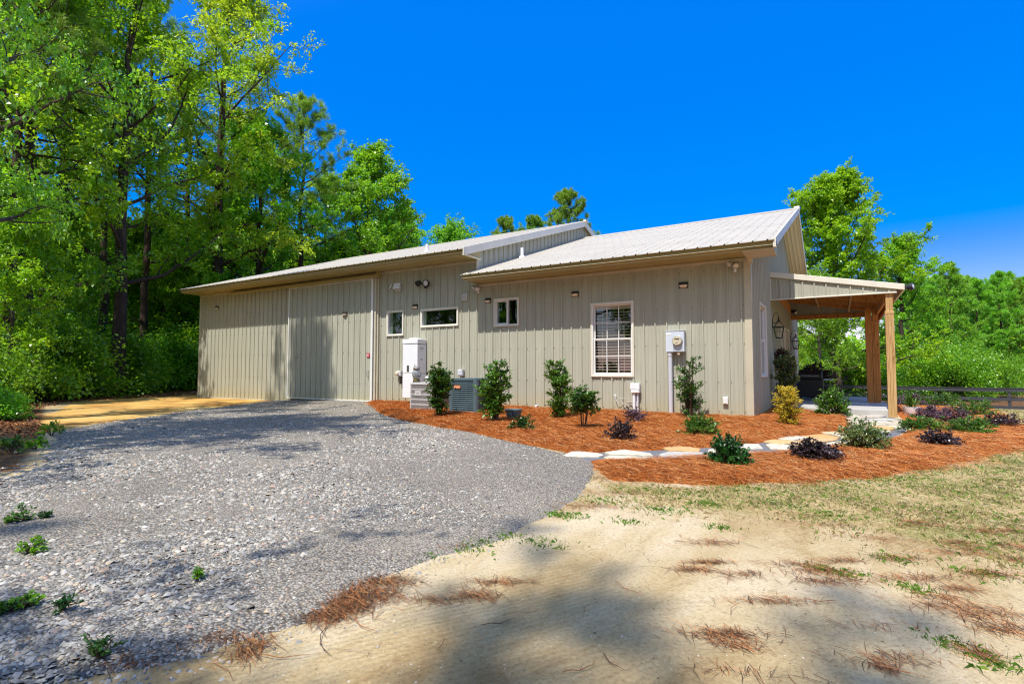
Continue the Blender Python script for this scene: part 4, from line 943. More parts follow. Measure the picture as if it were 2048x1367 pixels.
# ------------------------------------------------------------------ things fixed to the house
def frot(loc, rz=0, rx=0): return Matrix.Translation(loc) @ Matrix.Rotation(rz, 4, 'Z') @ Matrix.Rotation(rx, 4, 'X')
def solar_light(x, y, z, label):
    t = thing('solar_light', label, 'wall light', (x, y, z), 'small half round wall lights')
    mb = MB(); n = 14
    def half(r0, z0, r1, z1, mb):
        v = []
        for r, zz in ((r0, z0), (r1, z1)):
            v += [(x+r*math.cos(PI+PI*j/n), y+r*.75*math.sin(PI+PI*j/n), z+zz) for j in range(n+1)]
        k = n+1
        mb.add(v, [(i, i+1, k+i+1, k+i) for i in range(n)]+[tuple(range(k))[::-1], tuple(range(k, 2*k)), (0, k, 2*k-1, k-1)])
    half(.082, -.002, .086, .02, mb); half(.086, .02, .078, .045, mb); half(.078, .045, .05, .058, mb); mb.build('cap', 'bronze', t)
    mb = MB(); half(.05, -.052, .076, -.026, mb); half(.076, -.026, .079, -.002, mb); mb.build('lens', 'lens', t)
    mb = MB(); mb.box(x-.088, x+.088, y-.004, y+.012, z-.06, z+.06); mb.build('back_plate', 'bronze', t, bevel=.004)
for x, y, z, l in [(-17.22, -.014, 3.05, 'small half round wall light near the far left corner of the metal wall'), (-10.61, -.105, 2.47, 'small half round light mounted on the sliding barn door'),
                   (-8.063, -.014, 2.536, 'small half round wall light just left of the wide low window'), (-5.78, -.014, 2.54, 'small half round wall light just left of the two pane slider window'),
                   (-3.50, -.014, 2.53, 'small half round wall light up left of the tall grid window'), (-1.193, -.014, 2.535, 'small half round wall light above the electric meter')]:
    solar_light(x, y, z, l)

def head(mb, c, aim, r, L, mi=0, lens=1, ring=True):
    """round flood lamp head aimed along a direction"""
    d = Vector(aim).normalized(); q = d.to_track_quat('Z', 'Y').to_matrix().to_4x4(); q.translation = Vector(c)
    mb.lathe([(r*.45, -L), (r*.8, -L*.8), (r, -L*.25), (r, 0), (r*.86, 0), (r*.84, -.012)], (0, 0, 0), 18, mi, q)
    mb.lathe([(r*.84, -.010), (r*.5, .002), (.001, .006)], (0, 0, 0), 18, lens, q)
x, z = -7.66, 3.08
t = thing('flood_light', 'black twin head flood light above the wide low window', 'flood light', (x, 0, z))
mb = MB(); mb.lathe([(.055, 0), (.055, .03), (.03, .045)], (0, 0, 0), 18, 0, frot((x, -.012, z-.01), 0, PI/2)); mb.build('base', 'black', t, smooth=True)
mb = MB(); mb.tube([(x, -.05, z), (x-.09, -.09, z+.02), (x-.15, -.12, z+.02)], .016, 8); mb.tube([(x, -.05, z), (x+.04, -.09, z+.01), (x+.07, -.11, z+.01)], .016, 8); mb.build('arm', 'black', t, smooth=True)
mb = MB(); head(mb, (x+.09, -.19, z+.005), (.18, -1, -.12), .082, .13); mb.build('lamp_head', ['black', 'lensw'], t, smooth=True)
mb = MB(); head(mb, (x-.24, -.16, z+.005), (-1, -.35, -.55), .075, .14); mb.build('lamp_head', ['black', 'lensw'], t, smooth=True)
mb = MB(); mb.lathe([(.028, -.03), (.036, .0), (.03, .04)], (x+.0, -.085, z-.075), 14); mb.build('sensor', 'black', t, smooth=True)
x, z = -8.66, 3.10
t = thing('flood_light', 'white flat panel security light above the small square window', 'flood light', (x, 0, z))
mb = MB(); mb.box(x-.03, x+.10, -.06, -.012, z-.07, z+.03); mb.build('base', 'white', t, bevel=.01)
mb = MB(); mb.boxm(.21, .03, .17, frot((x+.05, -.13, z+.01), .08, -.35)); mb.build('lamp_head', 'white', t, bevel=.008)
mb = MB(); mb.boxm(.13, .03, .17, frot((x-.16, -.13, z-.0), -.95, -.4)); mb.build('lamp_head', 'silver', t, bevel=.008)
mb = MB(); mb.box(x-.025, x+.025, -.10, -.03, z-.125, z-.07); mb.box(x+.06, x+.12, -.10, -.03, z-.12, z-.07); mb.build('sensor', 'lensw', t, bevel=.008)
for x, z, l in ((-6.03, 2.83, 'silver twin flood light tucked under the left end of the lower eave'), (-.25, 2.80, 'silver twin flood light under the eave beside the house corner')):
    t = thing('flood_light', l, 'flood light', (x, 0, z), 'silver flood lights under the eave')
    mb = MB(); mb.lathe([(.045, 0), (.045, .03), (.02, .05)], (0, 0, 0), 16, 0, frot((x, -.012, z+.02), 0, PI/2)); mb.build('base', 'white', t, smooth=True)
    mb = MB(); head(mb, (x-.09, -.16, z+.02), (-.7, -.8, -.5), .055, .10); mb.build('lamp_head', ['silver', 'lensw'], t, smooth=True)
    mb = MB(); head(mb, (x+.04, -.16, z-.02), (.3, -.8, -.75), .055, .10); mb.build('lamp_head', ['silver', 'lensw'], t, smooth=True)
    mb = MB(); mb.lathe([(.02, -.04), (.026, 0), (.02, .03)], (x+.01, -.07, z-.07), 12); mb.build('sensor', 'white', t, smooth=True)
t = thing('gable_light', 'tan box light jutting from the gable under the roof rake', 'wall light', (0, 2.2, 3.72))
mb = MB(); mb.box(.02, .12, 2.17, 2.27, 3.66, 3.72); mb.boxm(.10, .15, .055, frot((.19, 2.2, 3.70), .3, 0)); mb.build('lamp_head', 'fascia', t, bevel=.008)
mb = MB(); mb.boxm(.05, .10, .05, frot((.06, 2.13, 3.655), .2, 0)); mb.build('sensor', 'trim', t, bevel=.01)
t = thing('flood_light', 'grey round flood light at the outer end of the porch roof', 'flood light', (2.56, 3.13, 2.60))
mb = MB(); mb.box(2.562, 2.585, 3.08, 3.18, 2.55, 2.65); mb.tube([(2.58, 3.13, 2.59), (2.62, 3.13, 2.58)], .018, 8); mb.build('base', 'fence', t, bevel=.004)
mb = MB(); head(mb, (2.70, 3.06, 2.605), (.9, -.42, .1), .07, .13); mb.build('lamp_head', ['fence', 'pvc'], t, smooth=True)
mb = MB(); head(mb, (2.655, 3.09, 2.545), (.5, -.4, -.8), .035, .06); mb.build('sensor', ['fence', 'pvc'], t, smooth=True)
t = thing('porch_spotlight', 'black spotlight on the inside corner of the porch tie beam', 'spotlight', (.1, 9.1, 2.78))
mb = MB(); mb.box(.05, .11, 9.02, 9.12, 2.74, 2.84); head(mb, (.20, 8.92, 2.72), (.5, -.6, -.6), .07, .12); mb.build('lamp_head', ['black', 'lensw'], t)
# louvred vent
t = thing('vent_cover', 'white square louvred vent cover between barn wall and eave', 'vent', (-6.445, 0, 2.67))
mb = MB(); mb.prism([(-6.525, 2.59), (-6.365, 2.59), (-6.365, 2.75), (-6.525, 2.75)], 1, -.06, -.018); mb.build('hood', 'white', t, bevel=.02)
mb = MB()
for k in range(6): mb.boxm(.12, .02, .008, frot((-6.445, -.064, 2.615+k*.022), 0, .5))
mb.build('louvre', 'pvc', t)

# water heater
t = thing('water_heater', 'tall white metal water heater cabinet against the barn wall', 'water heater', (-7.91, -.2, .18))
mb = MB(); mb.box(-8.16, -7.665, -.36, -.02, .80, 1.535); mb.build('cabinet', 'white', t, bevel=.012)
mb = MB(); mb.box(-8.16, -7.665, -.36, -.02, .18, .79); mb.build('lower_cabinet', 'white', t, bevel=.012)
mb = MB(); mb.box(-8.168, -7.657, -.37, -.02, 1.545, 1.665); mb.box(-8.02, -7.78, -.30, -.10, 1.665, 1.695); mb.build('lid', 'white', t, bevel=.014)
mb = MB(); mb.box(-8.01, -7.94, -.366, -.359, .84, 1.0); mb.build('vent_slot', 'screw', t)
for (a, b, z0, z1) in ((-.28, -.13, 1.41, 1.46), (-.27, -.16, 1.37, 1.385), (-.24, -.16, 1.13, 1.172)):
    mb = MB(); mb.box(-7.6655, -7.6635, a, b, z0, z1); mb.build('label_print', 'acgrey', t)

# grey condenser
def condenser(x0, x1, y0, y1, zb, zt, kind):
    cx, cy = (x0+x1)/2, (y0+y1)/2; rx = .085
    def rr(a, n=5):
        p = []
        for (sx, sy, t0) in ((1, -1, -PI/2), (1, 1, 0), (-1, 1, PI/2), (-1, -1, PI)):
            for k in range(n+1):
                t = t0+PI/2*k/n; p.append((cx+sx*((x1-x0)/2-rx)+(rx+a)*math.cos(t), cy+sy*((y1-y0)/2-rx)+(rx+a)*math.sin(t)))
        return p
    cage, core = ('acgrey', 'accoil') if kind == 'grey' else ('acblue', 'acdark')
    t = thing('condenser', 'pale grey louvred air conditioner unit holding the owl statue' if kind == 'grey' else 'dark slate green air conditioner unit with an orange badge', 'air conditioner', (cx, cy, zb))
    mb = MB(); mb.prism(rr(-.03), 2, zb+.03, zt-.04); mb.build('coil', core, t)
    mb = MB(); mb.prism(rr(.0), 2, zb, zb+.05); mb.build('base_pan', cage, t, bevel=.006)
    mb = MB(); mb.prism(rr(.012), 2, zt-.045, zt-.012); mb.prism(rr(-.03), 2, zt-.012, zt+.006); mb.build('lid', cage, t, bevel=.006)
    mb = MB(); per = rr(.0)
    # walk the perimeter for posts and bars
    pts = [Vector((*p, 0)) for p in per]; n = len(pts); seg = [(pts[i], pts[(i+1) % n]) for i in range(n)]; tot = sum((b-a).length for a, b in seg)
    def at(s):
        s %= tot
        for a, b in seg:
            l = (b-a).length
            if s <= l: return a+(b-a)*(s/l)
            s -= l
        return pts[0]
    if kind == 'grey':
        for z in np.linspace(zb+.16, zt-.15, 4): 
            o = rr(.004); i_ = rr(-.016)
            for a in range(n): mb.add([(o[a][0], o[a][1], z-.011), (o[(a+1) % n][0], o[(a+1) % n][1], z-.011), (o[(a+1) % n][0], o[(a+1) % n][1], z+.011), (o[a][0], o[a][1], z+.011), (i_[a][0], i_[a][1], z+.011), (i_[(a+1) % n][0], i_[(a+1) % n][1], z+.011), (i_[a][0], i_[a][1], z-.011), (i_[(a+1) % n][0], i_[(a+1) % n][1], z-.011)], [(0, 1, 2, 3), (3, 2, 5, 4), (0, 6, 7, 1)])
        for s in np.arange(0, tot, .0235):
            p = at(s); mb.box(p.x-.0035, p.x+.0035, p.y-.0035, p.y+.0035, zb+.04, zt-.04)
        for x in (x0+.06, x1-.08): mb.box(x-.012, x+.012, y0-.006, y0+.012, zb+.04, zt-.04)
        for y in (y0+.1, y1-.1): mb.box(x1-.012, x1+.006, y-.012, y+.012, zb+.04, zt-.04)
    else:
        for z in np.arange(zb+.075, zt-.05, .044):
            o = rr(.004); i_ = rr(-.02)
            for a in range(n):
                b = (a+1) % n
                mb.add([(*o[a], z-.016), (*o[b], z-.016), (*o[b], z-.008), (*o[a], z-.008), (*i_[a], z+.014), (*i_[b], z+.014)], [(0, 1, 2, 3), (3, 2, 5, 4), (0, 4, 5, 1)])
        for cxx, cyy in ((x1-.05, y0+.05), (x0+.05, y0+.05), (x1-.05, y1-.05)):
            mb.lathe([(.062, zb+.04), (.062, zt-.04)], (cxx, cyy, 0), 16)
        for f in (.33, .66): mb.box(x0+(x1-x0)*f-.004, x0+(x1-x0)*f+.004, y0-.006, y0+.01, zb+.04, zt-.04)
    mb.build('grille', cage, t)
    mb = MB()
    if kind == 'grey':
        mb.box(x0+.19, x0+.37, y0-.016, y0-.005, zb+.355, zb+.465, 0)
        for k in range(5): mb.box(x0+.245+k*.018, x0+.257+k*.018, y0-.018, y0-.016, zb+.40, zb+.415, 1)
        mb.build('name_plate', ['acgrey', 'screw'], t, bevel=.002)
    else:
        mb.prism([(x0+.15, zt-.205), (x0+.17, zt-.215), (x0+.30, zt-.215), (x0+.32, zt-.205), (x0+.32, zt-.155), (x0+.30, zt-.145), (x0+.17, zt-.145), (x0+.15, zt-.155)], 1, y0-.018, y0-.006, 0)
        for k in range(6): mb.box(x0+.178+k*.02, x0+.190+k*.02, y0-.0195, y0-.018, zt-.188, zt-.172, 1)
        mb.build('name_plate', ['orange', 'lens'], t, bevel=.001)
    mb = MB(); mb.box(x0-.06, x1+.06, y0-.06, y1+.06, zb-.10, zb-.003); mb.build('pad', 'concrete', t, bevel=.01)
condenser(-7.02, -6.27, -1.37, -.62, -.045, .60, 'grey')
condenser(-5.88, -5.15, -1.36, -.63, -.045, .705, 'green')

# owl figure
ox, oy, oz = -6.93, -1.22, .606
t = thing('owl_statue', 'grey and white owl statue perched on the pale air conditioner', 'statue', (ox, oy, oz))
mb = MB(); mb.lathe([(.06, .075), (.085, .11), (.10, .17), (.098, .22), (.085, .26), (.07, .275), (.001, .28)], (ox, oy, oz), 22, 0, None, 1, .9); mb.build('body', 'owl', t, smooth=True)
mb = MB(); mb.lathe([(.05, .25), (.075, .28), (.082, .315), (.075, .35), (.05, .372), (.001, .38)], (ox, oy, oz), 22, 0, None, 1, .9)
for s in (-1, 1): mb.lathe([(.026, .345), (.016, .385), (.001, .415)], (ox+s*.055, oy, oz), 10)
mb.build('head', 'owl', t, smooth=True)
mb = MB()
for s in (-1, 1): mb.lathe([(.026, 0), (.026, .008), (.001, .012)], (0, 0, 0), 14, 0, frot((ox+s*.032+.02, oy-.066, oz+.322), .25, PI/2)); mb.lathe([(.013, .010), (.012, .016), (.001, .018)], (0, 0, 0), 12, 1, frot((ox+s*.032+.02, oy-.066, oz+.322), .25, PI/2))
mb.build('eye', ['lens', 'black'], t)
mb = MB(); mb.lathe([(.012, .0), (.006, -.02), (.001, -.03)], (ox+.02, oy-.078, oz+.31), 8); mb.build('beak', 'black', t)
mb = MB()
for s in (-1, 1): mb.lathe([(.001, .09), (.03, .12), (.036, .18), (.03, .23), (.001, .26)], (ox+s*.085, oy+.01, oz), 12, 0, None, .7, 1.2)
mb.build('wing', 'owl', t, smooth=True)
mb = MB(); mb.lathe([(.085, 0), (.08, .03), (.07, .05), (.06, .085), (.001, .09)], (ox, oy, oz), 18); mb.build('perch', 'barkgrey', t, smooth=True)
mb = MB(); r_ = random.Random(4)
for k in range(16):
    a = r_.uniform(0, 2*PI); mb.lathe([(.001, 0), (.016, .008), (.001, .016)], (ox+.075*math.cos(a), oy+.07*math.sin(a), oz+r_.uniform(.03, .09)), 8)
mb.build('flower_trim', 'yellow', t)

def wallbox(name, label, cat, x0, x1, z0, z1, d, mat, extra=None):
    t = thing(name, label, cat, ((x0+x1)/2, 0, z0)); mb = MB(); mb.box(x0, x1, -d, -.018, z0, z1); mb.build('box', mat, t, bevel=.008)
    mb = MB(); mb.box(x0+.012, x1-.012, -d-.010, -d-.001, z0+.02, z1-.015); mb.build('cover', mat, t, bevel=.005); return t
t = wallbox('disconnect_box', 'small grey electrical box on the wall above the dark air conditioner', 'electrical box', -6.60, -6.45, .74, .90, .11, 'pvc')
mb = MB(); mb.tube([(-6.52, -.05, .745), (-6.52, -.05, .05)], .014, 8); mb.build('conduit', 'pvc', t, smooth=True)
t = thing('control_box', 'small beige control box standing on top of the pale air conditioner', 'control box', (-6.84, -.85, .608))
mb = MB(); mb.box(-6.92, -6.73, -.93, -.78, .607, .745); mb.build('box', 'acgrey', t, bevel=.008)
mb = MB(); mb.box(-6.905, -6.80, -.937, -.931, .625, .735); mb.build('cover', 'white', t, bevel=.003)
t = wallbox('dial_box', 'small grey box with a round dial left of the white water heater', 'electrical box', -8.60, -8.47, .72, .87, .09, 'pvc')
mb = MB(); mb.lathe([(.055, 0), (.055, .03), (.04, .04), (.001, .042)], (0, 0, 0), 18, 0, frot((-8.585, -.10, .80), 0, PI/2)); mb.build('dial', 'dial', t, smooth=True)
mb = MB(); mb.tube([(-8.50, -.05, .72), (-8.50, -.05, .52)], .025, 10); mb.build('pipe', 'bronze', t, smooth=True)

# electric meter
t = thing('electric_meter', 'grey electric meter box with a round glass meter on a tall conduit', 'electric meter', (-1.33, -.1, 0))
mb = MB(); mb.box(-1.515, -1.165, -.15, -.018, 1.235, 1.635); mb.build('box', 'meter', t, bevel=.008)
mb = MB(); mb.box(-1.522, -1.158, -.158, -.018, 1.636, 1.648); mb.build('rain_lid', 'meter', t, bevel=.003)
c = (-1.285, -.151, 1.45)
mb = MB(); mb.lathe([(.098, 0), (.098, .018), (.090, .026), (.088, .055), (.06, .055)], (0, 0, 0), 28, 0, frot(c, 0, PI/2)); mb.build('ring', 'galv', t, smooth=True)
mb = MB(); mb.lathe([(.084, .02), (.084, .060), (.001, .061)], (0, 0, 0), 28, 0, frot(c, 0, PI/2)); mb.build('dial', 'dial', t)
mb = MB(); mb.box(c[0]-.045, c[0]+.045, c[1]-.0635, c[1]-.062, c[2]+.018, c[2]+.04); 
for k in range(4): mb.box(c[0]-.03+k*.012, c[0]-.022+k*.012, c[1]-.0635, c[1]-.062, c[2]-.045, c[2]-.035)
mb.build('register', 'screw', t)
mb = MB(); mb.lathe([(.087, .05), (.085, .10), (.07, .118), (.001, .122)], (0, 0, 0), 28, 0, frot(c, 0, PI/2)); mb.build('glass_cover', 'lampglass', t, smooth=True)
mb = MB(); mb.box(-1.508, -1.405, -.1525, -.1505, 1.565, 1.605); mb.build('sticker', 'white', t)
mb = MB(); mb.tube([(-1.45, -.085, 1.236), (-1.45, -.085, 1.16)], .05, 16); mb.tube([(-1.45, -.085, 1.16), (-1.45, -.085, -.1)], .042, 16); mb.build('conduit', 'pvc', t, smooth=True)
mb = MB(); mb.box(-1.30, -1.255, -.13, -.09, 1.18, 1.232); mb.build('seal_tag', 'lens', t, bevel=.004)
# telephone box
t = thing('telecom_box', 'light grey telecom box on a short conduit below the tall window', 'telecom box', (-2.15, -.07, 0))
mb = MB(); mb.box(-2.245, -2.065, -.11, -.018, .43, .62); mb.build('box', 'white', t, bevel=.012)
mb = MB(); mb.box(-2.252, -2.058, -.122, -.111, .50, .625); mb.box(-2.235, -2.075, -.120, -.111, .435, .49); mb.build('cover', 'white', t, bevel=.006)
mb = MB(); mb.tube([(-2.19, -.06, .43), (-2.19, -.06, -.08)], .032, 12); mb.build('conduit', 'white', t, smooth=True)
mb = MB(); mb.tube([(-2.115, -.06, .43), (-2.115, -.06, -.08)], .022, 10); mb.box(-2.135, -2.095, -.09, -.03, .16, .26); mb.build('pipe', 'pvc', t)
t = thing('loose_cable', 'thin grey cable looping from a wall knob to the telecom box', 'cable', (-2.58, -.03, .33))
mb = MB(); mb.tube([(-2.60, -.03, .36), (-2.575, -.06, .29), (-2.54, -.07, .23), (-2.47, -.06, .24), (-2.42, -.06, .205), (-2.36, -.06, .22), (-2.28, -.05, .25), (-2.22, -.05, .25)], .006, 6); mb.tube([(-2.58, -.05, .33), (-2.45, -.05, .31), (-2.30, -.05, .31), (-2.22, -.05, .31)], .004, 6); mb.build('cable', 'pvc', t)
mb = MB(); mb.lathe([(.022, 0), (.018, .02), (.001, .024)], (0, 0, 0), 12, 0, frot((-2.60, -.02, .365), 0, PI/2)); mb.build('knob', 'white', t)
t = thing('outlet_cover', 'small white outdoor outlet cover near the house corner', 'outlet', (-.46, 0, .25))
mb = MB(); mb.box(-.505, -.415, -.055, -.018, .255, .395); mb.build('cover', 'white', t, bevel=.01)
mb = MB(); mb.box(-.493, -.427, -.062, -.056, .27, .375); mb.build('flap', 'frame', t, bevel=.004)
t = thing('drain_stub', 'dark drain stub poking from the foot of the wall', 'drain pipe', (-4.44, 0, .0))
mb = MB(); mb.tube([(-4.44, -.01, .09), (-4.44, -.07, .085), (-4.44, -.09, .05), (-4.44, -.09, -.05)], .028, 10); mb.build('pipe', 'pvc', t, smooth=True)

# lanterns under the porch
def lantern(y, z, label):
    x = .16
    t = thing('wall_lantern', label, 'lantern', (0, y, z), 'black coach lanterns on the porch wall')
    mb = MB(); mb.box(.018, .035, y-.035, y+.035, z+.06, z+.26); mb.build('back_plate', 'black', t, bevel=.006)
    mb = MB(); mb.tube([(.03, y, z+.16), (.06, y, z+.17), (x, y, z+.17)], .008, 6)
    mb.tube([(.03, y, z+.24), (.05, y, z+.34), (.09, y, z+.405), (.13, y, z+.40), (x, y, z+.35), (x, y, z+.27)], .006, 6); mb.build('bracket', 'black', t)
    mb = MB(); b, tp = .062, .105; zb, zt = z-.19, z+.06
    cs = [(-1, -1), (1, -1), (1, 1), (-1, 1)]
    for i, (sx, sy) in enumerate(cs):
        nx, ny = cs[(i+1) % 4]
        mb.tube([(x+sx*b, y+sy*b, zb), (x+sx*tp, y+sy*tp, zt)], .007, 6); mb.tube([(x+sx*tp, y+sy*tp, zt), (x+sx*.03, y+sy*.03, z+.19)], .006, 6)
        mb.tube([(x+sx*b, y+sy*b, zb), (x+nx*b, y+ny*b, zb)], .007, 6); mb.tube([(x+sx*tp, y+sy*tp, zt), (x+nx*tp, y+ny*tp, zt)], .012, 6)
    mb.box(x-b, x+b, y-b, y+b, zb-.012, zb); mb.lathe([(.045, z+.185), (.04, z+.20), (.02, z+.22), (.012, z+.25), (.02, z+.27), (.004, z+.30)], (x, y, 0), 12); mb.build('frame', 'black', t)
    mb = MB()
    for i, (sx, sy) in enumerate(cs):
        nx, ny = cs[(i+1) % 4]; q = .96
        mb.add([(x+sx*b*q, y+sy*b*q, zb), (x+nx*b*q, y+ny*b*q, zb), (x+nx*tp*q, y+ny*tp*q, zt), (x+sx*tp*q, y+sy*tp*q, zt)], [(0, 1, 2, 3)])
    mb.build('glass', 'lampglass', t)
    mb = MB()
    for k in range(3): mb.tube([(x+.03*math.cos(2.1*k), y+.03*math.sin(2.1*k), zb), (x+.03*math.cos(2.1*k), y+.03*math.sin(2.1*k), zb+.12)], .009, 8)
    mb.tube([(x, y, zb), (x, y, zb+.05)], .035, 10); mb.build('candle', 'dial', t)
lantern(3.42, 1.83, 'black coach lantern on the porch wall nearest the corner window')
lantern(9.0, 1.75, 'black coach lantern at the far end of the porch wall')

# porch things
t = thing('grill', 'black lidded barbecue grill standing at the back of the porch', 'grill', (.62, 6.9, .045))
mb = MB(); mb.box(.33, .95, 6.6, 7.15, .12, .62); mb.build('cabinet', 'black', t, bevel=.015)
mb = MB(); mb.prism([(6.6, .63), (7.15, .63), (7.15, .76), (7.02, .88), (6.75, .88), (6.6, .78)], 0, .35, .93); mb.build('hood', 'black', t, bevel=.02)
mb = MB(); mb.box(.96, 1.2, 6.65, 7.1, .60, .63); mb.build('side_shelf', 'meter', t, bevel=.006)
mb = MB(); mb.tube([(.42, 6.56, .72), (.86, 6.56, .72)], .012, 8); mb.build('handle', 'galv', t)
for xx in (.40, .88):
    mb = MB(); mb.lathe([(.04, -.02), (.05, 0), (.04, .02)], (0, 0, 0), 14, 0, Matrix.Translation((xx, 6.66, .095)) @ Matrix.Rotation(PI/2, 4, 'Y')); mb.build('wheel', 'black', t)
t = tag(MB().box(1.35, 1.95, 4.75, 5.75, .047, .060).build('doormat', 'pvc', None, bevel=.004), 'flat grey doormat lying on the porch slab', 'doormat')

# ------------------------------------------------------------------ plants
def unit(v): return v/np.maximum(np.linalg.norm(v, axis=-1, keepdims=True), 1e-9)
def leaf_quads(p, d, nrm, L, W, fold=.18, droop=0):
    """p base points, d direction, nrm approx normal; diamond leaves folded on the midrib"""
    d = unit(d); s = unit(np.cross(d, nrm)); n = np.cross(s, d)
    L = L[:, None]; W = W[:, None]
    b = p; m = p+d*L*.45+n*L*fold*.3
    l = m+s*W*.5+n*W*fold; r = m-s*W*.5+n*W*fold; t = p+d*L-np.array([0, 0, 1])*L*droop
    V = np.stack([b, r, t, l], 1).reshape(-1, 3); F = (np.arange(len(p))*4)[:, None]+np.array([[0, 1, 2, 3]])
    return V, F
def tubes_np(lst, sides=5):
    """lst of (pts (k,3), radii (k)) -> merged quads"""
    VV = []; FF = []; o = 0
    for pts, rad in lst:
        pts = np.asarray(pts, float); k = len(pts); rad = np.asarray(rad, float)
        t = unit(np.gradient(pts, axis=0)); ref = np.array([1, .13, 0]) if abs(t[0, 0]) < .8 else np.array([0, 1, .1])
        a = unit(ref-(t@ref)[:, None]*t); b = np.cross(t, a)
        n = sides if rad[0] > .05 else (4 if rad[0] > .015 else 3)
        th = np.arange(n)*2*PI/n
        V = pts[:, None]+(a[:, None]*np.cos(th)[None, :, None]+b[:, None]*np.sin(th)[None, :, None])*rad[:, None, None]
        VV.append(V.reshape(-1, 3))
        i = np.arange(k-1)[:, None]; j = np.arange(n)[None]
        FF.append((np.stack([i*n+j, i*n+(j+1) % n, (i+1)*n+(j+1) % n, (i+1)*n+j], 2)+o).reshape(-1, 4)); o += k*n
    return np.vstack(VV), np.vstack(FF)
def curve(p0, d0, L, k, r, wig=.15, up=0.0):
    pts = [np.array(p0, float)]; d = unit(np.array(d0, float))
    for i in range(k):
        d = unit(d+r.normal(0, wig, 3)+np.array([0, 0, up])); pts.append(pts[-1]+d*L/k)
    return np.array(pts)
def interp(pts, t):
    x = t*(len(pts)-1); i = min(int(x), len(pts)-2); return pts[i]+(pts[i+1]-pts[i])*(x-i), unit(pts[i+1]-pts[i])

def shrub(name, label, cat, xy, H, Rr, leafm, seed, style='upright', n=2600, L=.07, W=.028, stems=6, bare=.12, top=.6, group=None, dens_p=.5, arch=0., lift=0.0):
    H *= 1.06; Rr *= 1.13; r = np.random.default_rng(seed); x, y = xy; z = float(gz(x, y))+.02+lift
    t = thing(name, label, cat, (x, y, z), group)
    br = []; tips = []
    for k in range(stems):
        a = 2*PI*k/stems+r.uniform(-.4, .4)
        if style == 'upright':
            end = np.array([math.cos(a)*Rr*r.uniform(.15, .6), math.sin(a)*Rr*r.uniform(.15, .6), H*r.uniform(.6, .97)])
        elif style == 'mound':
            el = r.uniform(.25, 1.3); end = np.array([math.cos(a)*math.cos(el)*Rr, math.sin(a)*math.cos(el)*Rr, max(.05, math.sin(el)*H)])*r.uniform(.65, .9)
        else:
            el = r.uniform(.15, 1.35); end = np.array([math.cos(a)*math.cos(el)*Rr, math.sin(a)*math.cos(el)*Rr, math.sin(el)*H])*r.uniform(.6, 1.0)
        p0 = np.array([math.cos(a), math.sin(a), 0])*Rr*.08
        tt = np.linspace(0, 1, 6)[:, None]
        mid = p0+(end-p0)*.5+np.array([0, 0, arch*H])+r.normal(0, .05*H, 3)
        pts = (1-tt)**2*p0+2*tt*(1-tt)*mid+tt*tt*end
        r0 = .006+.010*H; br.append((pts, np.linspace(r0, r0*.3, 6)))
        tips.append(pts)
    P = []; D = []; Q = []
    ntw = max(14, int(n/26))
    for k in range(ntw):
        pts = tips[r.integers(len(tips))]; s = bare+(1-bare)*r.random()**.8
        b, dd = interp(pts, s)
        a = r.uniform(0, 2*PI)
        if style == 'upright':
            prof = (math.sin(PI*min(1, max(0, .12+.80*b[2]/H)))**.6)*r.uniform(.4, 1.05)
            rad = Rr*prof; o = np.array([math.cos(a)*rad, math.sin(a)*rad, b[2]+r.uniform(-.03, .16)*H*.5])
            e = np.array([o[0]*.75+b[0]*.4, o[1]*.75+b[1]*.4, min(H*1.0, max(.03, o[2]+.05))])
        else:
            el = math.asin(r.uniform(.0, 1)**.8); q = r.uniform(.55, 1.0)**.6*(1+.14*math.sin(5*a+seed)*math.cos(3*el))
            e = np.array([math.cos(a)*math.cos(el)*Rr*q, math.sin(a)*math.cos(el)*Rr*q, max(.03, math.sin(el)*H*q)])
            b, dd = interp(pts, r.uniform(.3, .9)); b = b*.6+e*.25
        tw = np.stack([b, (b+e)/2+r.normal(0, .02, 3)+np.array([0, 0, arch*.1]), e]); br.append((tw, [.004*max(.5, H), .003*max(.5, H), .0016]))
        m = max(8, int(n/ntw)); u = r.uniform(.2, 1.05, m)
        c = np.array([interp(tw, min(1, v))[0] for v in u])+r.normal(0, L*.22, (m, 3))
        ax = unit(e-b); out = unit(np.stack([r.normal(0, 1, m), r.normal(0, 1, m), r.normal(.25, .7, m)], 1)+ax*.8+unit(e-np.array([0, 0, H*.3]))*.35)
        P.append(c); D.append(out); Q.append(unit(np.stack([r.normal(0, .5, m), r.normal(0, .5, m), np.full(m, 1.)], 1)))
    P = np.vstack(P); D = np.vstack(D); Q = np.vstack(Q); P[:, 2] = np.maximum(P[:, 2], .012)
    m = len(P); sz = r.uniform(.65, 1.2, m)
    v, f = leaf_quads(P, D, Q, L*sz, W*sz, .2, .1)
    np_obj('foliage', np_mesh('foliage', v, f, leafm), t)
    v, f = tubes_np(br, 6); np_obj('stem', np_mesh('stem', v, f, 'stem', True), t)
    return t

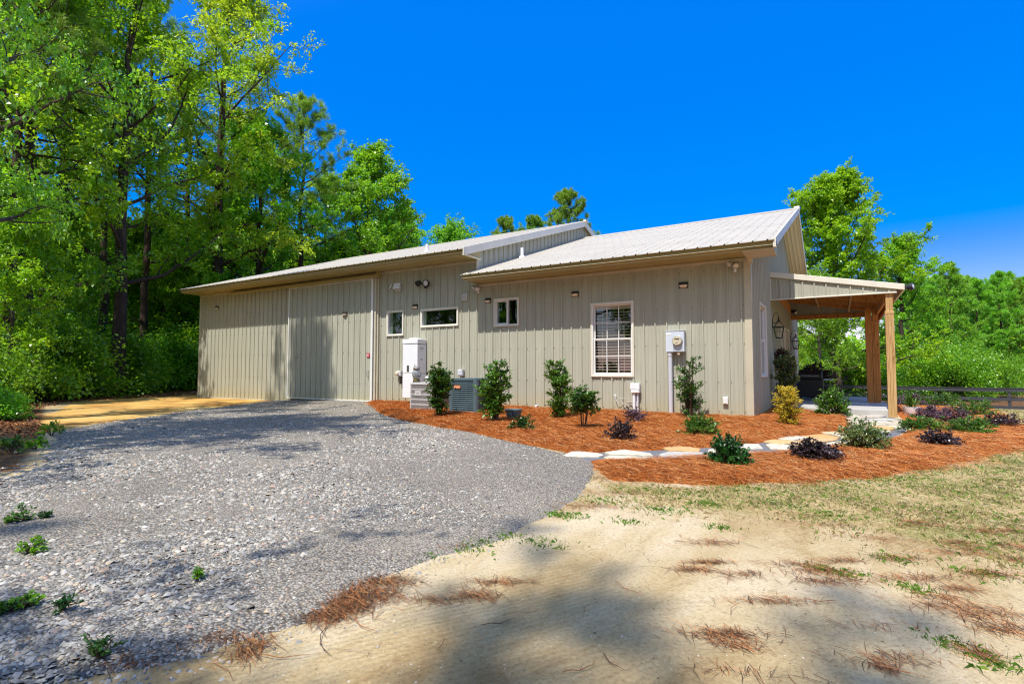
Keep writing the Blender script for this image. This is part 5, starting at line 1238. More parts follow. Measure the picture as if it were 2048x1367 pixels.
shrub('tall_shrub', 'narrow upright evergreen shrub between the two air conditioners', 'shrub', (-5.60, -2.02), 1.20, .30, 'leafG', 21, n=3300, stems=6, bare=.08, L=.075, W=.032)
shrub('tall_shrub', 'broad upright evergreen shrub right of the dark air conditioner', 'shrub', (-3.98, -2.45), 1.05, .36, 'leafGb', 22, n=3000, stems=7, bare=.05, L=.075, W=.034)
shrub('tall_shrub', 'upright evergreen shrub touching a shorter leggy one left of the tall window', 'shrub', (-3.20, -1.45), 1.10, .27, 'leafGb', 23, n=2600, stems=5, bare=.05, L=.075, W=.030)
shrub('leggy_shrub', 'round topped shrub on bare stems below the tall window', 'shrub', (-2.17, -2.62), .68, .30, 'leafG', 24, n=1900, stems=5, bare=.45, L=.062, W=.03)
shrub('tall_shrub', 'sparse tall shrub with dark stems in front of the meter conduit', 'shrub', (-.98, -.55), 1.06, .33, 'leafG', 25, n=1500, stems=8, bare=.1, L=.085, W=.026)
shrub('low_shrub', 'small dark round shrub at the foot of the broad upright evergreen', 'shrub', (-2.93, -3.28), .26, .23, 'leafK', 26, 'mound', n=1500, L=.03, W=.019, stems=9)
shrub('low_shrub', 'low dark purple green mound in front of the telecom box', 'shrub', (-1.17, -3.62), .29, .25, 'leafP', 27, 'mound', n=1900, L=.032, W=.02, stems=9)
shrub('low_shrub', 'small brownish purple shrub against the telecom conduit', 'shrub', (-1.75, -1.40), .29, .26, 'leafPl', 28, 'mound', n=1300, L=.032, W=.018, stems=9)
shrub('low_shrub', 'feathery light green mound at the foot of the sparse tall shrub', 'shrub', (-.38, -2.55), .34, .285, 'leafGb', 29, 'mound', n=2600, L=.04, W=.017, stems=14)
shrub('round_shrub', 'dark glossy round shrub at the front edge of the flagstone path', 'shrub', (.39, -4.83), .315, .215, 'leafK', 30, 'mound', n=3200, L=.032, W=.02, stems=12)
shrub('purple_shrub', 'arching purple shrub nearest the lawn, right of the dark round shrub', 'shrub', (1.12, -4.05), .25, .27, 'leafP', 31, 'mound', n=3000, L=.034, W=.021, stems=14, arch=.12)
shrub('variegated_shrub', 'loose yellow green variegated shrub in front of the flagstones', 'shrub', (1.57, -2.82), .35, .30, 'leafV', 32, 'spray', n=2400, L=.045, W=.02, stems=14, arch=.06)
shrub('golden_shrub', 'feathery golden yellow shrub beside the house corner', 'shrub', (.60, -.52), .63, .28, 'leafY', 33, n=4800, stems=7, bare=.0, L=.036, W=.013)
shrub('climbing_shrub', 'tall loose shrub against the porch wall behind the golden one', 'shrub', (.34, 2.75), 1.30, .33, 'leafV', 34, n=2300, stems=7, bare=.05, L=.07, W=.035)
shrub('potted_tree', 'dark leaved little tree on a bare stem beside the porch door', 'shrub', (.18, 3.9), 1.35, .28, 'leafR', 47, n=1200, stems=3, bare=.6, L=.07, W=.035)
shrub('round_shrub', 'bright green round shrub at the front edge of the porch slab', 'shrub', (1.19, 2.55), .58, .37, 'leafGb', 35, 'spray', n=2900, L=.055, W=.032, stems=13, arch=.05)
shrub('low_shrub', 'wide low green shrub just right of the porch post', 'shrub', (2.44, -.05), .26, .36, 'leafGb', 36, 'mound', n=2600, L=.036, W=.018, stems=12)
shrub('purple_shrub', 'wide mauve shrub right of the white planter', 'shrub', (2.80, 2.2), .30, .36, 'leafPl', 37, 'spray', n=2200, L=.036, W=.02, stems=12, arch=.1)
shrub('purple_shrub', 'mauve shrub between two green ones in the right hand bed', 'shrub', (3.05, 1.45), .32, .33, 'leafPl', 48, 'spray', n=1800, L=.036, W=.02, stems=12, arch=.1)
shrub('purple_shrub', 'dark purple shrub alone at the front of the right hand bed', 'shrub', (2.40, -2.08), .22, .24, 'leafP', 38, 'mound', n=2000, L=.034, W=.021, stems=11, arch=.1)
shrub('low_shrub', 'dense round green shrub in the middle of the right hand bed', 'shrub', (3.04, .0), .29, .33, 'leafGb', 39, 'mound', n=2700, L=.036, W=.019, stems=12)
shrub('low_shrub', 'green shrub at the lawn edge in front of the fence post', 'shrub', (3.72, 3.9), .37, .43, 'leafGb', 40, 'mound', n=2400, L=.04, W=.02, stems=12)
shrub('purple_shrub', 'grey purple shrub at the far right tip of the straw bed', 'shrub', (3.62, 1.35), .25, .34, 'leafP', 41, 'spray', n=1800, L=.036, W=.02, stems=12, arch=.1)
shrub('purple_shrub', 'mauve shrub behind the porch post', 'shrub', (2.95, 7.4), .42, .50, 'leafPl', 42, 'mound', n=1700, L=.045, W=.024, stems=12)
shrub('low_shrub', 'round green shrub behind the spiky plant near the fence', 'shrub', (3.75, 8.3), .46, .52, 'leafGb', 43, 'mound', n=2400, L=.05, W=.026, stems=12)
shrub('low_shrub', 'yellow green shrub behind the white planter near the fence', 'shrub', (3.15, 9.2), .52, .50, 'leafGb', 44, 'mound', n=1900, L=.05, W=.026, stems=12)
shrub('low_shrub', 'green shrub seen across the porch slab', 'shrub', (1.9, 10.7), .52, .55, 'leafGb', 45, 'mound', n=2000, L=.05, W=.026, stems=12)
shrub('purple_shrub', 'mauve shrub seen across the porch left of a green one', 'shrub', (1.35, 10.9), .38, .42, 'leafPl', 49, 'mound', n=1200, L=.045, W=.024, stems=10)
shrub('burgundy_shrub', 'dark burgundy shrub rising behind the barbecue grill', 'shrub', (.75, 7.9), 1.25, .55, 'leafR', 46, n=2300, stems=6, bare=.2, L=.08, W=.045)
t = shrub('flowering_plant', 'purple flowering plant on the porch behind the tall loose shrub', 'flower', (.22, 8.7), .95, .16, 'purpleflower', 50, n=500, stems=4, bare=.7, L=.05, W=.03)

# spiky plant in a white tub
def iris(x, y, label):
    r = np.random.default_rng(3); z = float(gz(x, y))
    t = thing('spiky_plant', label, 'plant', (x, y, z+.17)); n = 70
    P = np.stack([r.normal(0, .03, n), r.normal(0, .03, n), np.zeros(n)], 1); a = r.uniform(0, 2*PI, n); l = np.abs(r.normal(0, .5, n))
    D = np.stack([np.cos(a)*l, np.sin(a)*l, np.ones(n)], 1)
    v, f = leaf_quads(P, D, np.stack([np.cos(a), np.sin(a), np.full(n, .3)], 1), r.uniform(.25, .42, n), np.full(n, .03), .1, .12)
    np_obj('foliage', np_mesh('foliage', v, f, 'leafGb'), t)
    t2 = thing('planter', 'white round planter tub holding the spiky plant', 'planter', (x, y, z)); mb = MB()
    mb.lathe([(.10, -.02), (.125, .02), (.15, .17), (.155, .19), (.14, .19), (.135, .15)], (x, y, z), 20); mb.build('tub', 'white', t2, smooth=True)
    mb = MB(); mb.lathe([(.135, .13), (.137, .165), (.001, .17)], (x, y, z), 16); mb.build('soil', 'barkgrey', t2)
iris(2.66, 3.95, 'spiky green strap leaved plant growing in the white planter')
t = thing('bowl_planter', 'dark bowl planter half hidden behind the broad upright evergreen', 'planter', (-4.0, -1.55, 0))
mb = MB(); mb.lathe([(.09, -.03), (.12, .06), (.16, .16), (.175, .22), (.16, .22), (.14, .17)], (-4.02, -1.72, float(gz(-4.02, -1.72))), 22); mb.build('bowl', 'acblue', t, smooth=True)
mb = MB(); mb.lathe([(.145, .18), (.001, .19)], (-4.02, -1.72, float(gz(-4.02, -1.72))), 16); mb.build('soil', 'barkgrey', t)

# weeds at the left rim of the gravel
for k, (px, py, hh, rr, lab, lm) in enumerate([(103, 872, .23, .17, 'bushy bright weed at the left corner of the gravel', 'leafD'), (42, 1046, .10, .085, 'low weed in the shaded gravel at the left edge', 'leafGb'), (62, 1112, .075, .06, 'sunlit bright green weed in the gravel at the left edge', 'leafD'),
                                         (50, 1222, .045, .05, 'flat weed among pale stones near the lower left corner', 'leafD'), (20, 1232, .05, .05, 'broad leaved weed at the lower left edge of the gravel', 'leafGb'), (126, 1230, .05, .03, 'tiny dark leaved weed beside a shadow in the lower left gravel', 'leafK'),
                                         (90, 1040, .035, .03, 'tiny dark weed alone in the shaded gravel', 'leafK'), (200, 1325, .035, .04, 'flat grey green weed among needles at the bottom left', 'leafGb'), (395, 1165, .03, .02, 'tiny weed in the sunlit middle of the gravel', 'leafD'), (20, 905, .2, .2, 'leafy weed under the trees at the left edge', 'leafGb'),
                                         (70, 900, .14, .14, 'low green weed in the leaf litter beside the gravel', 'leafD')]):
    shrub('weed', lab, 'weed', ground_at(px, py), hh, rr, lm, 80+k, 'mound', n=int(160+1500*rr), L=.012+.16*rr, W=.006+.09*rr, stems=6)

# ------------------------------------------------------------------ trees
def broadleaf(name, seed, H, cb, Rr, leafm, barkm='bark', nl=22, sub=7, tw=6, lpt=40, L=.13, W=.085, tr=.2, lean=(0, 0), shape=.55, twl=.7, low=.25, gap=.25, droop=.12):
    """returns an unlinked prototype thing: trunk with limbs, crown of leaves"""
    r = np.random.default_rng(seed); br = []
    k = 9; tt = np.linspace(0, 1, k)
    trunk = np.stack([lean[0]*tt**1.4+r.normal(0, .012*H, k)*tt*.6, lean[1]*tt**1.4+r.normal(0, .012*H, k)*tt*.6, H*.94*tt-.35*(tt == 0)], 1)
    rad = tr*(1-tt)**.8+.02; rad[0] *= 1.35
    br.append((trunk, rad)); P = []; D = []
    for i in range(nl):
        t = cb/H+(1-cb/H)*((i+r.uniform(.1, .9))/nl)**.9*.97
        b, _ = interp(trunk, min(t/.94, 1) if t < .94 else 1)
        rel = (b[2]-cb)/max(H-cb, .1); rel = min(max(rel, 0), 1)
        prof = (math.sin(PI*min(.98, shape*.5+.02+rel*(1-shape*.5)))**.75)
        ln = Rr*prof*r.uniform(.72, 1.12)*(1 if r.random() > gap else .55)+.3
        a = i*2.39996+r.uniform(-.35, .35); el = low*(r.uniform(.2, 1.4))+rel*.95
        lim = curve(b, (math.cos(a)*math.cos(el), math.sin(a)*math.cos(el), math.sin(el)), ln, 6, r, .13, .04)
        rb = max(.012, .42*np.interp(b[2], trunk[:, 2], rad)*(.5+.5*ln/Rr)); br.append((lim, np.linspace(rb, rb*.22, 7)))
        for j in range(sub):
            s = .25+.78*(j+r.uniform(0, 1))/sub; p, d = interp(lim, min(s, 1))
            ax = r.normal(0, 1, 3)*np.array([1, 1, .6]); sd = unit(d*.75+ax*.75+np.array([0, 0, .18]))
            sl = ln*r.uniform(.22, .42)*(1.1-.35*s)+.35
            sb = curve(p, sd, sl, 4, r, .2, .03); br.append((sb, np.linspace(rb*.38*(1.1-.5*s), .006, 5)))
            for q in range(tw):
                s2 = .2+.85*(q+r.uniform(0, 1))/tw; p2, d2 = interp(sb, min(s2, 1)); t_l = twl*r.uniform(.5, 1.15)
                td = unit(d2*.5+r.normal(0, .75, 3)+np.array([0, 0, .1])); e = p2+td*t_l-np.array([0, 0, droop*t_l])
                if q % 2 == 0: br.append((np.stack([p2, (p2+e)/2+r.normal(0, .03, 3), e]), [.009, .006, .003]))
                m = int(lpt*r.uniform(.5, 1.4)); u = r.uniform(.1, 1.1, m)[:, None]
                P.append(p2+(e-p2)*u+r.normal(0, .13*twl, (m, 3))*np.array([1, 1, .75])); D.append(unit(td*.5+r.normal(0, .8, (m, 3))+np.array([0, 0, -droop*2])))
    P = np.vstack(P); D = np.vstack(D); m = len(P)
    Q = unit(r.normal(0, .55, (m, 3))+np.array([0, 0, 1.]))
    sz = r.uniform(.6, 1.25, m); v, f = leaf_quads(P, D, Q, L*sz, W*sz, .15, .1)
    v2, f2 = tubes_np(br, 8)
    return (np_mesh('crown_'+name, v, f, leafm), np_mesh('trunk_'+name, v2, f2, barkm, True))

def pine(name, seed, H, cb, Rr, leafm='needle', tufts=5, npt=44, nl=34, NL=.26, NW=.016, tr=.17, dead=5):
    r = np.random.default_rng(seed); br = []; k = 9; tt = np.linspace(0, 1, k)
    trunk = np.stack([r.normal(0, .008*H, k)*tt, r.normal(0, .008*H, k)*tt, H*.98*tt-.35*(tt == 0)], 1); rad = tr*(1-tt)**.75+.02; rad[0] *= 1.3
    br.append((trunk, rad)); P = []; D = []
    for i in range(nl+dead):
        isd = i >= nl
        t = cb/H+(1-cb/H)*((i+.5)/nl) if not isd else r.uniform(.25*cb/H, cb/H)
        t = min(t, .99); b, _ = interp(trunk, t); rel = (t-cb/H)/(1-cb/H)
        ln = Rr*(math.sin(PI*min(.97, .32+.66*max(rel, 0)))**.8)*r.uniform(.6, 1.1)+.25
        if isd: ln = Rr*r.uniform(.3, .7)
        a = i*2.39996+r.uniform(-.4, .4); el = .08+.75*max(rel, 0)+r.uniform(-.15, .2)
        lim = curve(b, (math.cos(a)*math.cos(el), math.sin(a)*math.cos(el), math.sin(el)), ln, 5, r, .12, .07)
        rb = .06*(1-.6*max(rel, 0))*tr/.17; br.append((lim, np.linspace(rb, .008, 6)))
        if isd: 
            for q in range(3):
                p, d = interp(lim, r.uniform(.4, .95)); br.append((curve(p, d+r.normal(0, .6, 3), ln*.3, 3, r, .2), [.012, .008, .006, .003]))
            continue
        for j in range(tufts):
            s = .38+.66*(j+r.uniform(0, 1))/tufts; p, d = interp(lim, min(s, 1))
            td = unit(d*.6+r.normal(0, .55, 3)+np.array([0, 0, .35])); tl = r.uniform(.25, .7)*min(1, ln/1.5)
            sb = curve(p, td, tl, 3, r, .15, .12); br.append((sb, [.012, .009, .007, .005]))
            for c, dr in ((sb[-1], td), (sb[2], unit(td+r.normal(0, .5, 3)))):
                m = int(npt*r.uniform(.6, 1.3)); dd = unit(dr*.55+r.normal(0, .62, (m, 3))+np.array([0, 0, .12])); P.append(c+r.normal(0, .04, (m, 3))-dr*r.uniform(0, .14, (m, 1))); D.append(dd)
    P = np.vstack(P); D = np.vstack(D); m = len(P); Q = r.normal(0, 1, (m, 3))
    v, f = leaf_quads(P, D, Q, NL*r.uniform(.7, 1.15, m), np.full(m, NW), .05, .12)
    v2, f2 = tubes_np(br, 8)
    return (np_mesh('crown_'+name, v, f, leafm), np_mesh('trunk_'+name, v2, f2, 'barkpine', True))

def bush_mesh(name, seed, H, Rr, leafm, n=7000, L=.12, W=.075, lobes=14):
    r = np.random.default_rng(seed); br = []; P = []; D = []
    for k in range(lobes*4):
        a = r.uniform(0, 2*PI); el = math.asin(r.random()**.7); q = r.uniform(.55, 1)*(1+.2*math.sin(3*a+seed))
        e = np.array([math.cos(a)*math.cos(el)*Rr*q, math.sin(a)*math.cos(el)*Rr*q, .12*H+math.sin(el)*H*.88*q])
        s = e*np.array([.25, .25, 0]); mid = s*.5+e*.5+r.normal(0, .06*H, 3); br.append((np.stack([s*.4-np.array([0, 0, .1]), mid, e]), [.018*H**.5, .012, .004]))
        m = n//(lobes*4); c = e+r.normal(0, 1, (m, 3))*np.array([.17*Rr, .17*Rr, .11*H]); c[:, 2] = np.maximum(c[:, 2], .03)
        P.append(c); D.append(unit(r.normal(0, .9, (m, 3))+unit(e)*.5+np.array([0, 0, -.2])))
    P = np.vstack(P); D = np.vstack(D); m = len(P); Q = unit(r.normal(0, .55, (m, 3))+np.array([0, 0, 1.])); sz = r.uniform(.6, 1.25, m)
    v, f = leaf_quads(P, D, Q, L*sz, W*sz, .15, .1); v2, f2 = tubes_np(br, 5)
    return (np_mesh('crown_'+name, v, f, leafm), np_mesh('trunk_'+name, v2, f2, 'barkgrey', True))

def place(meshes, name, label, cat, x, y, rz=0, s=1, sz=1, group=None, dz=0, parts=('crown', 'trunk')):
    z = float(gz(x, y))-.05+dz
    t = thing(name, label, cat, (x, y, z), group); t.rotation_euler.z = rz; t.scale = (s, s, s*sz)
    for me, pn in zip(meshes, parts): np_obj(pn, me, t)
    return t

PR = {}
PR['oak'] = broadleaf('oak', 101, 19, 5.0, 4.6, 'leafB', 'bark', nl=30, sub=7, tw=6, lpt=34, L=.145, W=.062, tr=.26)
PR['oak2'] = broadleaf('oak2', 102, 17, 3.5, 4.2, 'leafA', 'bark', nl=26, sub=7, tw=6, lpt=34, L=.14, W=.085, tr=.22)
PR['gum'] = broadleaf('gum', 103, 13, 3.0, 3.7, 'leafC', 'bark', nl=24, sub=7, tw=6, lpt=38, L=.15, W=.115, tr=.24, shape=.7)
PR['young'] = broadleaf('young', 104, 9, 1.2, 2.6, 'leafD', 'barkgrey', nl=22, sub=6, tw=5, lpt=34, L=.13, W=.095, tr=.10, shape=.7)
PR['young2'] = broadleaf('young2', 113, 9, 1.0, 2.4, 'leafA', 'barkgrey', nl=20, sub=6, tw=5, lpt=30, L=.15, W=.085, tr=.09, shape=.7)
PR['pine'] = pine('pine', 105, 19, 9.5, 2.9, tufts=6, nl=42, NW=.022, NL=.28)
PR['pine2'] = pine('pine2', 106, 17, 7, 3.3, tufts=8, nl=46, NW=.024, NL=.30)
PR['farpine'] = pine('farpine', 107, 14, 2.6, 2.7, 'needlefar', tufts=7, npt=34, nl=54, NL=.40, NW=.045, tr=.14)
PR['ridgepine'] = pine('ridgepine', 114, 18, 8, 3.3, 'needle', tufts=8, npt=46, nl=58, NL=.34, NW=.036)
PR['bush'] = bush_mesh('bush', 108, 2.2, 1.5, 'leafD', 9000)
PR['bush2'] = bush_mesh('bush2', 109, 1.6, 1.4, 'leafC', 7000, L=.13)
PR['bush3'] = bush_mesh('bush3', 112, 2.0, 1.35, 'leafA', 6500, L=.17, W=.07, lobes=10)
PR['bigbush'] = bush_mesh('bigbush', 110, 4.0, 2.8, 'leafD', 16000, L=.17, W=.11, lobes=20)

# trees along the forest edge on the left
near2 = broadleaf('thin', 121, 13.5, 5.0, 3.6, 'leafC', 'barkgrey', nl=17, sub=6, tw=5, lpt=26, L=.11, W=.075, tr=.18, shape=.6, gap=.4)
near1 = broadleaf('near', 120, 13.5, 3.2, 3.9, 'leafC', 'barkgrey', nl=26, sub=7, tw=5, lpt=34, L=.105, W=.075, tr=.2, shape=.6)
place(near1, 'sweetgum_tree', 'tall leafy tree at the far left, its near branches hanging over the gravel', 'tree', -8.0, -11.6, .5, 1.05)
place(near2, 'sweetgum_tree', 'tall leafy tree left of the viewpoint shading the lower left gravel', 'tree', -7.2, -16.3, 4.1, .98)
place(near1, 'sweetgum_tree', 'leafy tree at the left edge standing close to the gravel corner', 'tree', -12.3, -7.7, 2.3, .78, 1.46)
place(near1, 'sweetgum_tree', 'bright leafy tree in front of the paired pine trunks at the left edge', 'tree', *along(45, 18), 1.2, 1.12)
place(PR['oak'], 'oak_tree', 'tall yellow green oak with the highest crown left of the open sky', 'tree', *along(430, 25), .4, 1.08)
place(PR['oak2'], 'oak_tree', 'tall dark green oak left of the yellow green one', 'tree', *along(235, 20), 1.4, 1.08)
place(PR['oak'], 'oak_tree', 'yellow green oak rising behind the leaning trunks at the left', 'tree', *along(110, 24), 3.1, 1.05)
place(PR['pine2'], 'pine_tree', 'dark pine with bare drooping branches against the sky right of the tall oak', 'tree', *along(598, 31), 1.9, 1.0)
place(PR['gum'], 'sweetgum_tree', 'round crowned green tree with a forked thick trunk above the barn eave', 'tree', *along(512, 27), .3, 1.02)
place(PR['gum'], 'sweetgum_tree', 'broad green tree behind the barn roof, rightmost of the left woodland', 'tree', *along(735, 32), 2.0, 1.06)
place(PR['oak2'], 'oak_tree', 'green tree filling the gap between the two crowns above the barn roof', 'tree', *along(648, 35), 2.6, .80)
place(PR['gum'], 'sweetgum_tree', 'lower green tree behind the right half of the barn roof', 'tree', *along(795, 37), 4.2, .92)
place(PR['young'], 'sweetgum_tree', 'small yellow green treetop showing over the barn roof left of the pines', 'tree', *along(893, 40), 1.0, 1.28)
for px, d, s, rz, lab in [(285, 26, 1.02, .2, 'straight dark pine trunk rising from the thicket midway to the barn'), (200, 22, .92, 2.0, 'leaning pine with a curved base near the gravel'), (368, 30, .95, 4.0, 'slim pine just left of the barn corner'),
                          (128, 26, 1.0, 1.1, 'thin pine right of the paired trunks at the left'), (40, 17.5, .85, 5.0, 'thick pine, right one of the paired trunks at the left'), (14, 16, .85, 3.3, 'leaning pine, left one of the paired trunks at the left'), (455, 37, 1.0, 2.7, 'pine behind the round crowned tree')]:
    place(PR['pine'], 'pine_tree', lab, 'tree', *along(px, d), rz, s)
place(PR['ridgepine'], 'pine_tree', 'tall pine whose round top shows behind the barn ridge', 'tree', *along(1138, 53), .6, 1.04)
place(PR['ridgepine'], 'pine_tree', 'pine top behind the barn roof, middle of the three over the roof', 'tree', *along(1066, 60), 2.6, 1.0)
place(PR['ridgepine'], 'pine_tree', 'slim pine top behind the barn roof, leftmost of the three over the roof', 'tree', *along(1012, 54), 1.6, .90)
# trees on the right
big = broadleaf('big', 131, 17.0, 1.2, 7.0, 'leafA', 'bark', nl=46, sub=9, tw=6, lpt=34, L=.19, W=.13, tr=.33, shape=.95, gap=.3)
place(big, 'sweetgum_tree', 'large loose crowned tree behind the porch', 'tree', *along(1672, 43), 1.2, 1.07)
place(PR['young'], 'young_tree', 'bright young tree low behind the porch opening', 'tree', *along(1640, 38), 2.2, 1.0)
place(PR['gum'], 'sweetgum_tree', 'green tree at the right shoulder of the large loose crowned tree', 'tree', *along(1805, 50), 2.2, 1.12)
for k, (px, d, s) in enumerate([(1828, 60, .86), (1868, 66, .9), (1905, 58, 1.0), (1946, 64, .95), (1975, 72, 1.0), (2003, 60, .95), (2040, 62, .92), (1885, 78, 1.0), (1925, 82, 1.05), (1850, 84, 1.0), (2025, 84, 1.1), (1960, 90, 1.15), (2065, 70, 1.0), (2095, 66, 1.0), (1990, 80, 1.05), (1815, 68, 1.0), (1845, 70, 1.05), (1922, 66, 1.0), (1958, 60, .9), (2018, 70, 1.08), (1875, 90, 1.3), (1938, 95, 1.35), (1830, 92, 1.25), (2000, 96, 1.35), (2050, 92, 1.3), (1900, 100, 1.4)]):
    place(PR['farpine'], 'pine_tree', 'bright green pine in the distant stand right of the porch beyond the fence', 'tree', *along(px, d), k*1.7, s, group='pines beyond the fence at the right')
for k, (px, d, s, rz) in enumerate([(1845, 48, 1.0, 0), (1905, 45, 1.1, 1.), (1950, 50, 1.05, 2.), (2000, 55, .8, 3.), (1795, 50, 1.1, 4.), (1740, 46, .9, 5), (1660, 47, 1.0, .5), (1605, 52, 1.1, 1.5), (1875, 55, 1.15, 2.5), (2045, 60, .9, 1.1), (2085, 56, .9, 2.1)]):
    place(PR['bigbush'], 'thicket_bush', 'tall bright green thicket bush beyond the dark fence', 'bush', *along(px, d), rz, s, group='thicket bushes beyond the fence')

# understorey and deeper woodland on the left
r = np.random.default_rng(77)
for k, (px, d, s) in enumerate([(330, 24, 1.1), (372, 25, 1.0), (280, 23, 1.0), (235, 21, 1.1), (185, 20, .95), (140, 19, 1.0), (95, 17.5, 1.1), (55, 16, 1.0), (390, 28, 1.4), (310, 28, 1.5), (250, 27, 1.5), (190, 26, 1.5), (120, 24, 1.5), (60, 22, 1.5), (10, 19, 1.4), (345, 33, 1.8), (20, 26, 1.7), (-40, 22, 1.6), (-60, 17, 1.2), (405, 26, 1.2)]):
    place(PR[['bush', 'bush2', 'bush3'][k % 3]], 'understorey_bush', 'leafy green understorey bush at the edge of the left woodland', 'bush', *along(px, d), r.uniform(0, 6), s, group='understorey bushes at the woodland edge')
for k, (px, d, s) in enumerate([(20, 15, .62), (75, 20, .78), (150, 27, .95), (215, 29, 1.0), (262, 30, 1.0), (320, 31, 1.05), (372, 31, 1.0), (110, 24, .8), (-40, 16, .8), (345, 36, 1.2), (185, 33, 1.2), (50, 25, 1.0)]):
    place(PR['young' if k % 2 else 'young2'], 'young_tree', 'slender young tree in the left woodland edge among the pine trunks', 'tree', *along(px, d), k*1.3, s, group='young trees at the woodland edge')
place(PR['bush'], 'understorey_bush', 'large leafy bush at the left edge beside the leaf litter', 'bush', *along(-30, 12.3), 1.0, .72)
place(PR['bush2'], 'understorey_bush', 'low leafy bush at the left edge nearest the gravel corner', 'bush', *along(0, 10.6), 2.0, .42)
for k in range(34):
    px = r.uniform(-180, 420); d = r.uniform(28, 58)
    kind = ['young', 'young2', 'young', 'gum', 'young2'][k % 5]
    place(PR[kind], 'woodland_tree', 'green tree deep in the woodland left of the barn', 'tree', *along(px, d), r.uniform(0, 6), r.uniform(.75, 1.1)*(.75 if kind == 'gum' else 1), group='trees deep in the left woodland')
for k in range(12):
    px = 420+k*38+r.uniform(-10, 10); d = r.uniform(33, 42) if px < 840 else r.uniform(42, 50)
    place(PR['young' if k % 2 else 'gum'], 'woodland_tree', 'green tree behind the barn roof at the woodland edge', 'tree', *along(px, d), r.uniform(0, 6), (.95 if px < 780 else .72 if px < 840 else .6)*r.uniform(.92, 1.05)*(1.15 if k % 2 else .85), group='trees behind the barn roof')
# tall pines behind the photographer that shade the foreground
PR['shadepine'] = pine('shadepine', 111, 18, 9.5, 2.7, tufts=4, nl=17, NL=.27, NW=.018)
for x, y, s, rz, kk in ((.7, -17.85, .98, 2.0, 'shadepine'), (-4.2, -18.6, .96, 4.4, 'shadepine')):
    place(PR[kk], 'pine_tree', 'tall pine behind the viewpoint shading the sand', 'tree', x, y, rz, s, group='pines shading the foreground')
place(near2, 'sweetgum_tree', 'thin crowned tree behind the viewpoint dappling the sand', 'tree', -.5, -17.3, 1.1, .90)

for k in range(30):
    x = -46+k*3.0+r.uniform(-1.2, 1.2); y = -31-r.uniform(0, 6)
    place(PR[['oak2', 'gum', 'oak', 'gum'][k % 4]], 'woodland_tree', 'green woodland tree behind the viewpoint, mirrored in the window glass', 'tree', x, y, r.uniform(0, 6), r.uniform(.85, 1.1), group='trees behind the viewpoint')
for k in range(10):
    place(PR[['gum', 'young'][k % 2]], 'woodland_tree', 'green woodland tree far to the right of the house', 'tree', 33+r.uniform(-3, 6), -14+k*5.2, r.uniform(0, 6), r.uniform(.8, 1.0), group='trees to the right of the house')
# far woodland mass
def far_woods():
    r = np.random.default_rng(55); n = 90000
    px = np.where(r.random(n) < .55, r.uniform(-900, 620, n), r.uniform(1480, 2700, n)); d = r.uniform(62, 105, n)
    h = np.array([-math.sin(YAW), math.cos(YAW), 0])
    q = CAM+h*d[:, None]+_r*((px-1024)/FPX*d)[:, None]
    g = gz(q[:, 0], q[:, 1]); top = np.where(px < 1000, 11.0, 8.5)*(.45+.75*fnoise(q[:, 0]*.16, q[:, 1]*.16, 4))
    z = g+top*r.random(n)**.8
    P = np.stack([q[:, 0], q[:, 1], z], 1); D = unit(r.normal(0, 1, (n, 3))); Q = unit(r.normal(0, .6, (n, 3))+np.array([0, 0, 1]))
    sz = r.uniform(.6, 1.3, n); v, f = leaf_quads(P, D, Q, .62*sz, .46*sz, .15, .1)
    tag(np_obj('far_woods', np_mesh('far_woods', v, f, 'leafA')), 'distant green woodland mass closing the view', 'woods', kind='stuff')
far_woods()
# ground cover of seedlings and leaves under the trees
def undergrowth():
    r = np.random.default_rng(56); reg = [along(-120, 11), along(-20, 11.5), along(70, 15.5), along(150, 18.5), along(385, 23.5), along(400, 30), along(380, 48), along(-150, 40)]
    p = in_poly_points(reg, 15000, r, lambda x, y: np.clip(fnoise(x*.5, y*.5)*3-.95, .02, 1)); n = len(p)
    P = np.stack([p[:, 0], p[:, 1], gz(p[:, 0], p[:, 1])+r.random(n)**1.5*.42], 1)
    v, f = leaf_quads(P, unit(r.normal(0, 1, (n, 3))), unit(r.normal(0, .5, (n, 3))+np.array([0, 0, 1])), r.uniform(.06, .16, n), r.uniform(.04, .10, n), .15, .1)
    tag(np_obj('undergrowth', np_mesh('undergrowth', v, f, 'leafD')), 'low leafy undergrowth on the woodland floor', 'undergrowth', kind='stuff')
    m = 9000; reg2 = [along(-150, 9), along(-20, 8.5), along(70, 7.8), along(105, 8.6), along(60, 13), along(150, 16.5), along(395, 21), along(395, 25), along(0, 19), along(-150, 14)]
    p = in_poly_points(reg2, m, r); P = np.stack([p[:, 0], p[:, 1], gz(p[:, 0], p[:, 1])+r.random(m)*.03+.004], 1)
    v, f = leaf_quads(P, unit(r.normal(0, 1, (m, 3))*np.array([1, 1, .2])), unit(r.normal(0, .3, (m, 3))+np.array([0, 0, 1])), r.uniform(.04, .10, m), r.uniform(.02, .055, m), .25, 0)
    tag(np_obj('leaf_litter', np_mesh('leaf_litter', v, f, 'debris')), 'brown fallen leaves under the trees on the left', 'leaf litter', kind='stuff')
undergrowth()

